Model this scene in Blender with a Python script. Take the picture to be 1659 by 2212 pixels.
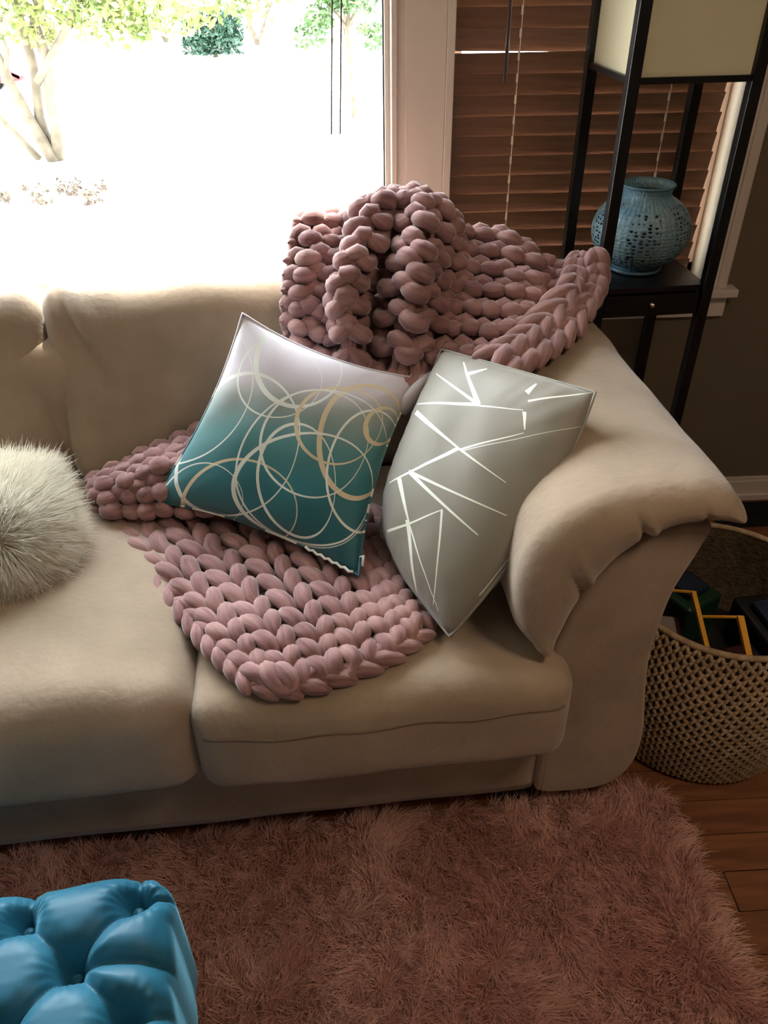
import bpy, bmesh, math, random
import numpy as np
from mathutils import Vector, Matrix, noise

for _o in list(bpy.data.objects): bpy.data.objects.remove(_o)
SC = bpy.context.scene
COL = SC.collection
PI = math.pi

# ------------------------------------------------------------------ camera
PITCH, YAW, ROLL = math.radians(36.1), math.radians(-2.5), math.radians(0.7)
fw = Vector((-math.sin(YAW)*math.cos(PITCH), math.cos(YAW)*math.cos(PITCH), -math.sin(PITCH)))
rt = Vector((math.cos(YAW), math.sin(YAW), 0)); up = rt.cross(fw)
r2 = math.cos(ROLL)*rt - math.sin(ROLL)*up
u2 = math.cos(ROLL)*up + math.sin(ROLL)*rt
cd = bpy.data.cameras.new('camera'); cam = bpy.data.objects.new('camera', cd); COL.objects.link(cam)
cam.matrix_world = Matrix(((r2.x, u2.x, -fw.x, 0), (r2.y, u2.y, -fw.y, 0), (r2.z, u2.z, -fw.z, 1.5), (0, 0, 0, 1)))
cd.sensor_fit = 'HORIZONTAL'; cd.sensor_width = 36; cd.lens = 36*1700/1659; cd.clip_start = .05; cd.clip_end = 300
SC.camera = cam

# ------------------------------------------------------------------ world, sun, exposure
SC.view_settings.view_transform = 'Standard'; SC.view_settings.look = 'None'
SC.view_settings.gamma = 1; SC.view_settings.use_curve_mapping = False
SC.view_settings.exposure = 0.05
wd = bpy.data.worlds.new('sky'); SC.world = wd; wd.use_nodes = True
wn = wd.node_tree; wn.nodes.clear()
tc = wn.nodes.new('ShaderNodeTexCoord'); sp = wn.nodes.new('ShaderNodeSeparateXYZ')
rm = wn.nodes.new('ShaderNodeValToRGB')
rm.color_ramp.elements[0].position = 0.0; rm.color_ramp.elements[0].color = (1.0, .98, .93, 1)
rm.color_ramp.elements[1].position = 0.9; rm.color_ramp.elements[1].color = (.80, .88, 1.0, 1)
bg = wn.nodes.new('ShaderNodeBackground'); bg.inputs[1].default_value = 22.0
wo = wn.nodes.new('ShaderNodeOutputWorld')
wn.links.new(tc.outputs['Generated'], sp.inputs[0]); wn.links.new(sp.outputs[2], rm.inputs[0])
wn.links.new(rm.outputs[0], bg.inputs[0]); wn.links.new(bg.outputs[0], wo.inputs[0])

def light(name, kind, loc, target, energy, color, **kw):
    ld = bpy.data.lights.new(name, kind); ld.energy = energy; ld.color = color
    for k, v in kw.items(): setattr(ld, k, v)
    o = bpy.data.objects.new(name, ld); COL.objects.link(o); o.location = loc
    o.rotation_euler = (Vector(target)-Vector(loc)).to_track_quat('-Z', 'Y').to_euler()
    return o
light('sun', 'SUN', (3.0, 9.5, 20), (0.5, 1.5, 0.8), 34.0, (1.0, .93, .82), angle=math.radians(2.0))
pl = light('window_portal', 'AREA', (-1.24, 2.17, 1.46), (-1.24, 0, 1.46), 1, (1, 1, 1), shape='RECTANGLE', size=2.72, size_y=1.48)
pl.data.cycles.is_portal = True
# the added fill lamp's light is made together with its unseen fixture (see added_fill_lamp below)

# ------------------------------------------------------------------ helpers
SA = math.radians(3.5); CS, SN = math.cos(SA), math.sin(SA)
ROTS = np.array([[CS, -SN, 0], [SN, CS, 0], [0, 0, 1.]])
def S(p):                               # sofa-aligned coordinates -> world
    p = np.asarray(p, float); return p @ ROTS.T

def tag(o, label=None, cat=None, group=None, kind=None):
    if label: o['label'] = label
    if cat: o['category'] = cat
    if group: o['group'] = group
    if kind: o['kind'] = kind
    return o
def thing(name, label, cat, loc, rz=0, group=None):
    o = bpy.data.objects.new(name, None); COL.objects.link(o)
    o.empty_display_size = .05
    o.location = Vector(loc); o.rotation_euler = (0, 0, rz)
    o['mw'] = 0; del o['mw']
    tag(o, label, cat, group)
    return o
def pmat(o):
    m = Matrix.Identity(4)
    while o:
        m = Matrix.LocRotScale(o.location, o.rotation_euler, o.scale) @ m; o = o.parent
    return m
def obj(name, verts, faces, mat, parent=None, smooth=True, uv=None, attr=None, bevel=0, sub=0):
    """verts in WORLD space; stored relative to the parent"""
    v = np.asarray(verts, float).reshape(-1, 3)
    if parent:
        mi = np.array(pmat(parent).inverted()); v = v @ mi[:3, :3].T + mi[:3, 3]; loc = None
    else:
        loc = v.mean(0); loc[2] = v[:, 2].min(); v = v - loc
    me = bpy.data.meshes.new(name)
    me.from_pydata(v.tolist(), [], [tuple(int(i) for i in f) for f in faces] if not isinstance(faces, np.ndarray) else faces.tolist())
    me.validate()
    if smooth: me.polygons.foreach_set('use_smooth', [True]*len(me.polygons))
    if uv is not None:
        l = me.uv_layers.new(name='UVMap'); vi = np.zeros(len(me.loops), int); me.loops.foreach_get('vertex_index', vi)
        l.data.foreach_set('uv', np.asarray(uv)[vi].astype('f').ravel())
    if attr is not None:
        for k, a in attr.items():
            at = me.attributes.new(k, 'FLOAT', 'POINT'); at.data.foreach_set('value', np.asarray(a, 'f'))
    me.materials.append(mat)
    o = bpy.data.objects.new(name, me); COL.objects.link(o)
    if parent: o.parent = parent
    else: o.location = Vector(loc)
    if bevel:
        b = o.modifiers.new('bevel', 'BEVEL'); b.width = bevel; b.segments = 2; b.limit_method = 'ANGLE'
    if sub:
        s = o.modifiers.new('sub', 'SUBSURF'); s.levels = s.render_levels = sub
    return o

class MB:                               # collects shapes for one mesh
    def __init__(s): s.v = []; s.f = []
    def add(s, v, f):
        n = len(s.v); s.v += [tuple(p) for p in v]; s.f += [tuple(i+n for i in q) for q in f]; return s
    def box(s, lo, hi, M=None):
        x0, y0, z0 = lo; x1, y1, z1 = hi
        v = [(x0,y0,z0),(x1,y0,z0),(x1,y1,z0),(x0,y1,z0),(x0,y0,z1),(x1,y0,z1),(x1,y1,z1),(x0,y1,z1)]
        if M is not None: v = [M(p) for p in v]
        return s.add(v, [(0,3,2,1),(4,5,6,7),(0,1,5,4),(1,2,6,5),(2,3,7,6),(3,0,4,7)])
    def tube(s, pts, r, n=8, closed=False):
        pts = [Vector(p) for p in pts]; N = len(pts)
        rr = r if hasattr(r, '__len__') else [r]*N
        v = []; f = []; prev = None
        for i, p in enumerate(pts):
            if closed: t = pts[(i+1) % N]-pts[i-1]
            else: t = pts[min(i+1, N-1)]-pts[max(i-1, 0)]
            t.normalize()
            if prev is None: a = t.orthogonal().normalized()
            else: a = (prev - t*prev.dot(t)); a = a.normalized() if a.length > 1e-6 else t.orthogonal().normalized()
            prev = a; b = t.cross(a)
            for k in range(n):
                an = 2*PI*k/n; v.append(p+(a*math.cos(an)+b*math.sin(an))*rr[i])
        for i in range(N if closed else N-1):
            j = (i+1) % N
            for k in range(n): f.append((i*n+k, i*n+(k+1) % n, j*n+(k+1) % n, j*n+k))
        if not closed: f += [tuple(range(n))[::-1], tuple((N-1)*n+k for k in range(n))]
        return s.add(v, f)
    def lathe(s, prof, c, n=32, M=None):
        v = []; f = []; m = len(prof)
        for (r, z) in prof:
            for k in range(n):
                p = (c[0]+r*math.cos(2*PI*k/n), c[1]+r*math.sin(2*PI*k/n), c[2]+z); v.append(M(p) if M else p)
        for i in range(m-1):
            for k in range(n): f.append((i*n+k, i*n+(k+1) % n, (i+1)*n+(k+1) % n, (i+1)*n+k))
        return s.add(v, f)
    def build(s, name, mat, parent=None, smooth=False, **kw): return obj(name, s.v, s.f, mat, parent, smooth, **kw)

def grid_faces(nu, nv, wrap_u=False, off=0):
    f = []
    for i in range(nu if wrap_u else nu-1):
        for j in range(nv-1):
            a = i*nv+j; b = ((i+1) % nu)*nv+j
            f.append((a+off, b+off, b+1+off, a+1+off))
    return f

def catmull(P, t):                      # P (n,3) array, t array in [0,1]
    P = np.asarray(P, float); n = len(P)
    x = np.clip(np.asarray(t), -.15, 1.15)*(n-1); i = np.clip(np.floor(x).astype(int), 0, n-2); f = (x-i)[..., None]
    E = np.concatenate([[2*P[0]-P[1]], P, [2*P[-1]-P[-2]]])
    p0, p1, p2, p3 = E[i], E[i+1], E[i+2], E[i+3]
    return .5*((2*p1)+(-p0+p2)*f+(2*p0-5*p1+4*p2-p3)*f**2+(-p0+3*p1-3*p2+p3)*f**3)
class Surf:
    def __init__(s, G): s.G = np.asarray(G, float)
    def __call__(s, u, v):
        u = np.asarray(u, float); v = np.asarray(v, float)
        G = s.G; n = len(G); C_ = np.stack([catmull(G[i], v) for i in range(n)])   # n,...,3
        x = np.clip(u, -.1, 1.1)*(n-1); i = np.clip(np.floor(x).astype(int), 0, n-2); f = (x-i)[..., None]
        E = np.concatenate([[2*C_[0]-C_[1]], C_, [2*C_[-1]-C_[-2]]])
        idx = np.indices(u.shape) if u.ndim else ()
        g = lambda k: E[(i+k,)+tuple(idx)]
        p0, p1, p2, p3 = g(0), g(1), g(2), g(3)
        return .5*((2*p1)+(-p0+p2)*f+(2*p0-5*p1+4*p2-p3)*f**2+(-p0+3*p1-3*p2+p3)*f**3)
    def normal(s, u, v):
        e = .01
        a = s(u+e, v)-s(u-e, v); b = s(u, v+e)-s(u, v-e)
        n = np.cross(b, a); return n/np.maximum(np.linalg.norm(n, axis=-1, keepdims=True), 1e-9)

# ------------------------------------------------------------------ materials
def mat(name, col, rough=.7, bump=0, bscale=60, var=0, vscale=5, col2=None, sheen=0, metal=0, spec=.5, coords='Object', stretch=None, emit=None):
    m = bpy.data.materials.new(name); m.use_nodes = True; nt = m.node_tree; N = nt.nodes; L = nt.links
    b = N['Principled BSDF']; b.inputs['Base Color'].default_value = (*col, 1); b.inputs['Roughness'].default_value = rough
    b.inputs['Metallic'].default_value = metal; b.inputs['Specular IOR Level'].default_value = spec
    if sheen: b.inputs['Sheen Weight'].default_value = sheen; b.inputs['Sheen Roughness'].default_value = .5
    tcn = N.new('ShaderNodeTexCoord'); mp = N.new('ShaderNodeMapping'); L.new(tcn.outputs[coords], mp.inputs[0])
    if stretch: mp.inputs['Scale'].default_value = stretch
    if col2 is not None:
        nz = N.new('ShaderNodeTexNoise'); nz.inputs['Scale'].default_value = vscale; nz.inputs['Detail'].default_value = 4
        L.new(mp.outputs[0], nz.inputs['Vector'])
        r = N.new('ShaderNodeValToRGB'); r.color_ramp.elements[0].position = .35; r.color_ramp.elements[1].position = .65
        r.color_ramp.elements[0].color = (*col, 1); r.color_ramp.elements[1].color = (*col2, 1)
        L.new(nz.outputs['Fac'], r.inputs[0]); L.new(r.outputs[0], b.inputs['Base Color'])
    if bump:
        nb = N.new('ShaderNodeTexNoise'); nb.inputs['Scale'].default_value = bscale; nb.inputs['Detail'].default_value = 3
        L.new(mp.outputs[0], nb.inputs['Vector'])
        bp = N.new('ShaderNodeBump'); bp.inputs['Strength'].default_value = bump; bp.inputs['Distance'].default_value = .004
        L.new(nb.outputs['Fac'], bp.inputs['Height']); L.new(bp.outputs[0], b.inputs['Normal'])
    if emit: b.inputs['Emission Color'].default_value = (*emit[0], 1); b.inputs['Emission Strength'].default_value = emit[1]
    return m

M_SOFA = mat('beige_microsuede', (.315, .238, .168), .85, .3, 90, col2=(.39, .30, .22), vscale=7, sheen=.35, spec=.25)
M_BLACKLEG = mat('black_plastic', (.01, .01, .01), .5)
M_LAMP = mat('black_lacquer_wood', (.006, .006, .007), .35, spec=.4)
M_KNOB = mat('brushed_nickel', (.6, .57, .5), .3, metal=1)
M_WALL = mat('taupe_wall_paint', (.155, .12, .08), .8, .08, 120)
M_CEIL = mat('ceiling_paint', (.32, .29, .25), .9)
M_TRIM = mat('white_gloss_trim_paint', (.66, .58, .52), .45, .03, 20)
M_WOOD = mat('oak_floor_boards', (.15, .052, .022), .38, .1, 30, col2=(.26, .105, .045), vscale=3.2, stretch=(1.2, 14, 14))
M_WOODB = mat('dark_gap_filler', (.02, .01, .006), .8)
M_SLAT = mat('brown_wood_slat', (.13, .062, .032), .4, .05, 30, col2=(.17, .085, .046), vscale=4, stretch=(1, 20, 20))
M_CORD = mat('cream_cord', (.75, .66, .52), .8)
M_WAND = mat('dark_wood_wand', (.05, .022, .012), .4)
M_SEAM = mat('sofa_seam_thread', (.22, .155, .10), .9)  # seam thread, a little darker than the suede
M_ZIP = mat('white_thread', (.8, .8, .78), .8)
M_DARK = mat('blackened_metal', (.01, .01, .01), .5)
M_YEL = mat('yellow_enamel', (.75, .36, .03), .4)
M_NAVY = mat('dark_navy_plastic', (.012, .02, .045), .4)
M_PLUM = mat('dark_maroon_plastic', (.05, .012, .012), .4)
M_GREEN = mat('dark_green_plastic', (.01, .04, .02), .4)
M_GREY = mat('grey_plastic', (.25, .22, .2), .5)
M_RUGB = mat('rug_backing_canvas', (.35, .18, .14), .9)
M_CONC = mat('sunlit_concrete', (.62, .6, .57), .9, col2=(.72, .7, .66), vscale=2)
M_BARK = mat('pale_bark', (.055, .042, .028), .9, .6, 30, col2=(.11, .09, .062), vscale=6)
M_LEAFY = mat('yellow_green_leaves', (.07, .11, .018), .6, col2=(.16, .17, .04), vscale=2)
M_LEAFG = mat('fresh_green_leaves', (.015, .05, .008), .6, col2=(.04, .085, .015), vscale=3)
M_LEAFD = mat('dark_evergreen_leaves', (.008, .035, .018), .6)
M_LEAFR = mat('russet_leaves', (.03, .012, .008), .7, col2=(.05, .04, .02), vscale=8)
M_CARR = mat('red_car_paint', (.10, .004, .008), .3)
M_TYRE = mat('tyre_rubber', (.012, .012, .012), .8)
M_CGL = mat('car_glass', (.03, .04, .05), .1)

def mat_glass():
    m = bpy.data.materials.new('window_glass'); m.use_nodes = True; nt = m.node_tree; nt.nodes.clear()
    o = nt.nodes.new('ShaderNodeOutputMaterial'); mx = nt.nodes.new('ShaderNodeMixShader'); t = nt.nodes.new('ShaderNodeBsdfTransparent')
    g = nt.nodes.new('ShaderNodeBsdfGlossy'); g.inputs['Roughness'].default_value = .02
    f = nt.nodes.new('ShaderNodeLayerWeight'); f.inputs[0].default_value = .12
    t.inputs[0].default_value = (.96, .98, .97, 1)
    nt.links.new(f.outputs['Facing'], mx.inputs[0]); nt.links.new(t.outputs[0], mx.inputs[1]); nt.links.new(g.outputs[0], mx.inputs[2]); nt.links.new(mx.outputs[0], o.inputs[0])
    return m
M_GLASS = mat_glass()

def mat_shade():
    m = bpy.data.materials.new('cream_paper_shade'); m.use_nodes = True; nt = m.node_tree; nt.nodes.clear()
    o = nt.nodes.new('ShaderNodeOutputMaterial'); mx = nt.nodes.new('ShaderNodeMixShader'); mx.inputs[0].default_value = .35
    d = nt.nodes.new('ShaderNodeBsdfDiffuse'); d.inputs[0].default_value = (.80, .76, .58, 1)
    t = nt.nodes.new('ShaderNodeBsdfTranslucent'); t.inputs[0].default_value = (.80, .72, .48, 1)
    nt.links.new(d.outputs[0], mx.inputs[1]); nt.links.new(t.outputs[0], mx.inputs[2]); nt.links.new(mx.outputs[0], o.inputs[0])
    return m
M_SHADE = mat_shade()

def nodes_of(name):
    m = bpy.data.materials.new(name); m.use_nodes = True; return m, m.node_tree.nodes, m.node_tree.links
def mth(N, L, op, a, b=None, c=None):
    n = N.new('ShaderNodeMath'); n.operation = op
    for i, x in enumerate((a, b, c)):
        if x is None: continue
        if isinstance(x, (int, float)): n.inputs[i].default_value = x
        else: L.new(x, n.inputs[i])
    return n.outputs[0]

def mat_yarn():
    m, N, L = nodes_of('chunky_wool_yarn'); b = N['Principled BSDF']
    b.inputs['Roughness'].default_value = .85; b.inputs['Sheen Weight'].default_value = .5; b.inputs['Sheen Roughness'].default_value = .4; b.inputs['Specular IOR Level'].default_value = .2
    t = N.new('ShaderNodeTexCoord')
    n1 = N.new('ShaderNodeTexNoise'); n1.inputs['Scale'].default_value = 9; n1.inputs['Detail'].default_value = 2; L.new(t.outputs['Object'], n1.inputs['Vector'])
    mp = N.new('ShaderNodeMapping'); mp.inputs['Scale'].default_value = (1.5, 9, 1); L.new(t.outputs['UV'], mp.inputs[0])
    n2 = N.new('ShaderNodeTexNoise'); n2.inputs['Scale'].default_value = 1; n2.inputs['Detail'].default_value = 3; L.new(mp.outputs[0], n2.inputs['Vector'])
    s = mth(N, L, 'ADD', mth(N, L, 'MULTIPLY', n1.outputs['Fac'], .5), mth(N, L, 'MULTIPLY', n2.outputs['Fac'], .6))
    r = N.new('ShaderNodeValToRGB'); e = r.color_ramp.elements
    e[0].position = .36; e[0].color = (.165, .075, .075, 1); e[1].position = .70; e[1].color = (.42, .245, .235, 1)
    L.new(s, r.inputs[0]); L.new(r.outputs[0], b.inputs['Base Color'])
    bp = N.new('ShaderNodeBump'); bp.inputs['Strength'].default_value = .7; bp.inputs['Distance'].default_value = .003
    L.new(n2.outputs['Fac'], bp.inputs['Height']); L.new(bp.outputs[0], b.inputs['Normal'])
    return m
M_YARN = mat_yarn()

def mat_strand(name, c0, c1, c2, vs=6, rough=.8, sheen=.3, big=None):
    """root -> tip colour from attribute 't', patch variation from noise"""
    m, N, L = nodes_of(name); b = N['Principled BSDF']; b.inputs['Roughness'].default_value = rough
    b.inputs['Specular IOR Level'].default_value = .15; b.inputs['Sheen Weight'].default_value = sheen
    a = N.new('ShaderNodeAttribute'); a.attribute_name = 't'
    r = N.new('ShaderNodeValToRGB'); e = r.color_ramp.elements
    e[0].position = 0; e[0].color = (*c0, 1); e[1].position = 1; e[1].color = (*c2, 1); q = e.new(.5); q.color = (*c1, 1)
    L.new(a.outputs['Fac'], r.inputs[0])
    if big:
        t = N.new('ShaderNodeTexCoord'); n = N.new('ShaderNodeTexNoise'); n.inputs['Scale'].default_value = vs; n.inputs['Detail'].default_value = 3
        L.new(t.outputs['Object'], n.inputs['Vector'])
        rr = N.new('ShaderNodeValToRGB'); rr.color_ramp.elements[0].position = .38; rr.color_ramp.elements[1].position = .62
        rr.color_ramp.elements[0].color = (*big, 1); rr.color_ramp.elements[1].color = (1, 1, 1, 1)
        L.new(n.outputs['Fac'], rr.inputs[0])
        mx = N.new('ShaderNodeMix'); mx.data_type = 'RGBA'; mx.blend_type = 'MULTIPLY'; mx.inputs[0].default_value = 1
        L.new(r.outputs[0], mx.inputs[6]); L.new(rr.outputs[0], mx.inputs[7]); L.new(mx.outputs[2], b.inputs['Base Color'])
    else: L.new(r.outputs[0], b.inputs['Base Color'])
    tl = N.new('ShaderNodeBsdfTranslucent'); ms = N.new('ShaderNodeMixShader'); ms.inputs[0].default_value = .4   # thin fibres let light through
    L.new(b.inputs['Base Color'].links[0].from_socket, tl.inputs[0]); L.new(b.outputs[0], ms.inputs[1]); L.new(tl.outputs[0], ms.inputs[2]); L.new(ms.outputs[0], N['Material Output'].inputs[0])
    return m
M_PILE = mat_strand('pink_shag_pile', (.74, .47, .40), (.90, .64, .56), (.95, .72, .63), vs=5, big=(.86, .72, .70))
M_FUR = mat_strand('cream_faux_fur', (.70, .65, .55), (.95, .93, .86), (.80, .73, .60), rough=.7)

M_VELVET = mat('teal_velvet', (.010, .10, .17), .5, .12, 60, col2=(.018, .135, .215), vscale=7, sheen=.0, spec=.35)
_b = M_VELVET.node_tree.nodes['Principled BSDF']; _b.inputs['Sheen Weight'].default_value = 1.0; _b.inputs['Sheen Roughness'].default_value = .3
_b.inputs['Sheen Tint'].default_value = (.25, .65, .85, 1)

def mat_vase():
    m, N, L = nodes_of('pierced_blue_metal'); b = N['Principled BSDF']; b.inputs['Roughness'].default_value = .5
    b.inputs['Metallic'].default_value = .15
    t = N.new('ShaderNodeTexCoord'); mp = N.new('ShaderNodeMapping'); mp.inputs['Scale'].default_value = (50, 24, 1); L.new(t.outputs['UV'], mp.inputs[0])
    v = N.new('ShaderNodeTexVoronoi'); v.inputs['Scale'].default_value = 1; v.inputs['Randomness'].default_value = .45; L.new(mp.outputs[0], v.inputs['Vector'])
    hole = mth(N, L, 'LESS_THAN', v.outputs['Distance'], .33)
    s = N.new('ShaderNodeSeparateXYZ'); L.new(t.outputs['UV'], s.inputs[0])
    # lacy bands alternate with solid embossed panels around the globe
    band = mth(N, L, 'GREATER_THAN', mth(N, L, 'SINE', mth(N, L, 'MULTIPLY', s.outputs[0], 2*PI*6)), -.45)
    mid = mth(N, L, 'LESS_THAN', mth(N, L, 'ABSOLUTE', mth(N, L, 'SUBTRACT', s.outputs[1], .47)), .36)
    low = mth(N, L, 'LESS_THAN', mth(N, L, 'ABSOLUTE', mth(N, L, 'SUBTRACT', s.outputs[1], .17)), .06)
    h = mth(N, L, 'MULTIPLY', hole, mth(N, L, 'MAXIMUM', mth(N, L, 'MULTIPLY', band, mid), low))
    n = N.new('ShaderNodeTexNoise'); n.inputs['Scale'].default_value = 14; L.new(t.outputs['Object'], n.inputs['Vector'])
    r = N.new('ShaderNodeValToRGB'); r.color_ramp.elements[0].position = .35; r.color_ramp.elements[1].position = .65
    r.color_ramp.elements[0].color = (.11, .23, .33, 1); r.color_ramp.elements[1].color = (.20, .31, .34, 1)
    L.new(n.outputs['Fac'], r.inputs[0]); L.new(r.outputs[0], b.inputs['Base Color'])
    bp = N.new('ShaderNodeBump'); bp.inputs['Strength'].default_value = .9; bp.inputs['Distance'].default_value = .003
    L.new(v.outputs['Distance'], bp.inputs['Height']); L.new(bp.outputs[0], b.inputs['Normal'])
    tr = N.new('ShaderNodeBsdfTransparent'); mx = N.new('ShaderNodeMixShader'); L.new(h, mx.inputs[0]); L.new(b.outputs[0], mx.inputs[1]); L.new(tr.outputs[0], mx.inputs[2])
    L.new(mx.outputs[0], N['Material Output'].inputs[0])
    return m
M_VASE = mat_vase()

def mat_circles():
    m, N, L = nodes_of('teal_ombre_print_with_rings'); b = N['Principled BSDF']; b.inputs['Roughness'].default_value = .6
    b.inputs['Sheen Weight'].default_value = .25
    t = N.new('ShaderNodeTexCoord'); s = N.new('ShaderNodeSeparateXYZ'); L.new(t.outputs['UV'], s.inputs[0])
    nz = N.new('ShaderNodeTexNoise'); nz.inputs['Scale'].default_value = 3; L.new(t.outputs['UV'], nz.inputs['Vector'])
    g = mth(N, L, 'ADD', mth(N, L, 'ADD', mth(N, L, 'ADD', 1.02, mth(N, L, 'MULTIPLY', s.outputs[1], -1.35)), mth(N, L, 'MULTIPLY', s.outputs[0], .25)), mth(N, L, 'MULTIPLY', mth(N, L, 'SUBTRACT', nz.outputs['Fac'], .5), .12))
    r = N.new('ShaderNodeValToRGB'); e = r.color_ramp.elements
    e[0].position = 0; e[0].color = (.003, .095, .12, 1); e[1].position = 1; e[1].color = (.74, .70, .76, 1)
    for p, c in ((.3, (.008, .15, .18)), (.5, (.06, .21, .22)), (.68, (.27, .31, .29)), (.80, (.55, .50, .54))):
        q = e.new(p); q.color = (*c, 1)
    L.new(g, r.inputs[0]); last = r.outputs[0]
    # rings: centre u,v in print space, radii, tilt, width, colour
    for (cx, cy, rx, ry, a, w, gold) in RINGS:
        mp = N.new('ShaderNodeMapping'); mp.vector_type = 'TEXTURE'
        mp.inputs['Location'].default_value = (cx, cy, 0); mp.inputs['Rotation'].default_value = (0, 0, a); mp.inputs['Scale'].default_value = (rx, ry, 1)
        L.new(t.outputs['UV'], mp.inputs[0])
        s2 = N.new('ShaderNodeSeparateXYZ'); L.new(mp.outputs[0], s2.inputs[0])
        rad = mth(N, L, 'SQRT', mth(N, L, 'ADD', mth(N, L, 'POWER', s2.outputs[0], 2.0), mth(N, L, 'POWER', s2.outputs[1], 2.0)))
        # band thicker on one side like a brush-drawn loop
        ww = mth(N, L, 'ADD', w, mth(N, L, 'MULTIPLY', s2.outputs[0], -w*.55))
        k = mth(N, L, 'LESS_THAN', mth(N, L, 'MULTIPLY', mth(N, L, 'ABSOLUTE', mth(N, L, 'SUBTRACT', rad, 1.0)), (rx+ry)/2), ww)
        mx = N.new('ShaderNodeMix'); mx.data_type = 'RGBA'; L.new(k, mx.inputs[0]); L.new(last, mx.inputs[6])
        mx.inputs[7].default_value = (.62, .52, .34, 1) if gold else (.70, .72, .66, 1)
        last = mx.outputs[2]
    L.new(last, b.inputs['Base Color'])
    return m
# rings of the print: centre, radii, tilt, half line width, gold?  (print units: 1000 across the picture of the cloth, y down)
RINGS = [(900,330,255,275,0,11,0),(530,850,365,475,.32,9,0),(140,430,485,490,0,7,0),(780,420,255,250,0,4,0),
 (560,1235,345,315,.2,8,1),(330,1180,255,248,.3,4,0),(905,1070,230,360,-.1,7,0),(1290,820,265,360,0,12,1),(1010,830,322,335,-.1,5,0),
 (1325,1010,245,370,.05,6,0),(1415,745,108,118,0,10,1),(960,1120,430,350,.05,8,0),(1150,720,265,245,.2,7,1),(1010,990,460,500,.35,4,0)]
RINGS = [(a/1659, b/1659, c/1659, d/1659, e, f/1659, g) for a, b, c, d, e, f, g in RINGS]
M_CIRC = mat_circles()

def mat_lines():
    m, N, L = nodes_of('sage_grey_print_with_silver_lines'); b = N['Principled BSDF']
    t = N.new('ShaderNodeTexCoord'); s = N.new('ShaderNodeSeparateXYZ'); L.new(t.outputs['UV'], s.inputs[0])
    U, V = s.outputs[0], s.outputs[1]; tot = None
    for (x0, y0, x1, y1, w) in LINES:
        dx, dy = x1-x0, y1-y0; ln = math.hypot(dx, dy); dx /= ln; dy /= ln
        pu = mth(N, L, 'SUBTRACT', U, x0); pv = mth(N, L, 'SUBTRACT', V, y0)
        al = mth(N, L, 'ADD', mth(N, L, 'MULTIPLY', pu, dx), mth(N, L, 'MULTIPLY', pv, dy))
        pe = mth(N, L, 'ABSOLUTE', mth(N, L, 'SUBTRACT', mth(N, L, 'MULTIPLY', pu, dy), mth(N, L, 'MULTIPLY', pv, dx)))
        # tapered foil stroke
        wl = mth(N, L, 'MULTIPLY', mth(N, L, 'SUBTRACT', 1.15, mth(N, L, 'DIVIDE', al, ln*1.25)), w)
        k = mth(N, L, 'MULTIPLY', mth(N, L, 'LESS_THAN', pe, wl), mth(N, L, 'LESS_THAN', mth(N, L, 'ABSOLUTE', mth(N, L, 'SUBTRACT', al, ln/2)), ln/2))
        tot = k if tot is None else mth(N, L, 'MAXIMUM', tot, k)
    mx = N.new('ShaderNodeMix'); mx.data_type = 'RGBA'; L.new(tot, mx.inputs[0])
    mx.inputs[6].default_value = (.235, .215, .175, 1); mx.inputs[7].default_value = (.88, .92, .80, 1); L.new(mx.outputs[2], b.inputs['Base Color'])
    L.new(mth(N, L, 'SUBTRACT', .55, mth(N, L, 'MULTIPLY', tot, .3)), b.inputs['Roughness'])
    L.new(mth(N, L, 'MULTIPLY', tot, .0), b.inputs['Metallic'])
    b.inputs['Sheen Weight'].default_value = .3
    return m
# strokes of the print (print units as above, y down)
LINES = [tuple(q/1659 for q in l) for l in (
 (830,470,740,175,13),(830,470,540,255,9),(840,470,415,470,9),(840,480,1110,500,4),(405,525,690,765,13),(680,760,220,1010,9),(690,770,1090,645,5),
 (295,975,355,1270,11),(345,1250,405,1810,9),(360,925,765,1315,10),(360,925,930,1175,8),(690,765,945,965,6),(185,1360,570,1165,7),(565,1170,505,1820,5),
 (350,1260,535,1860,4),(780,262,905,222,9),(1150,385,1225,320,11),(1115,510,1100,625,9),(1150,440,1580,350,5),(700,780,1500,560,2),(760,1720,960,1400,3))]
LINES = [(a, b, c, d, e*1.2) for a, b, c, d, e in LINES]
M_LINES = mat_lines()

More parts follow.
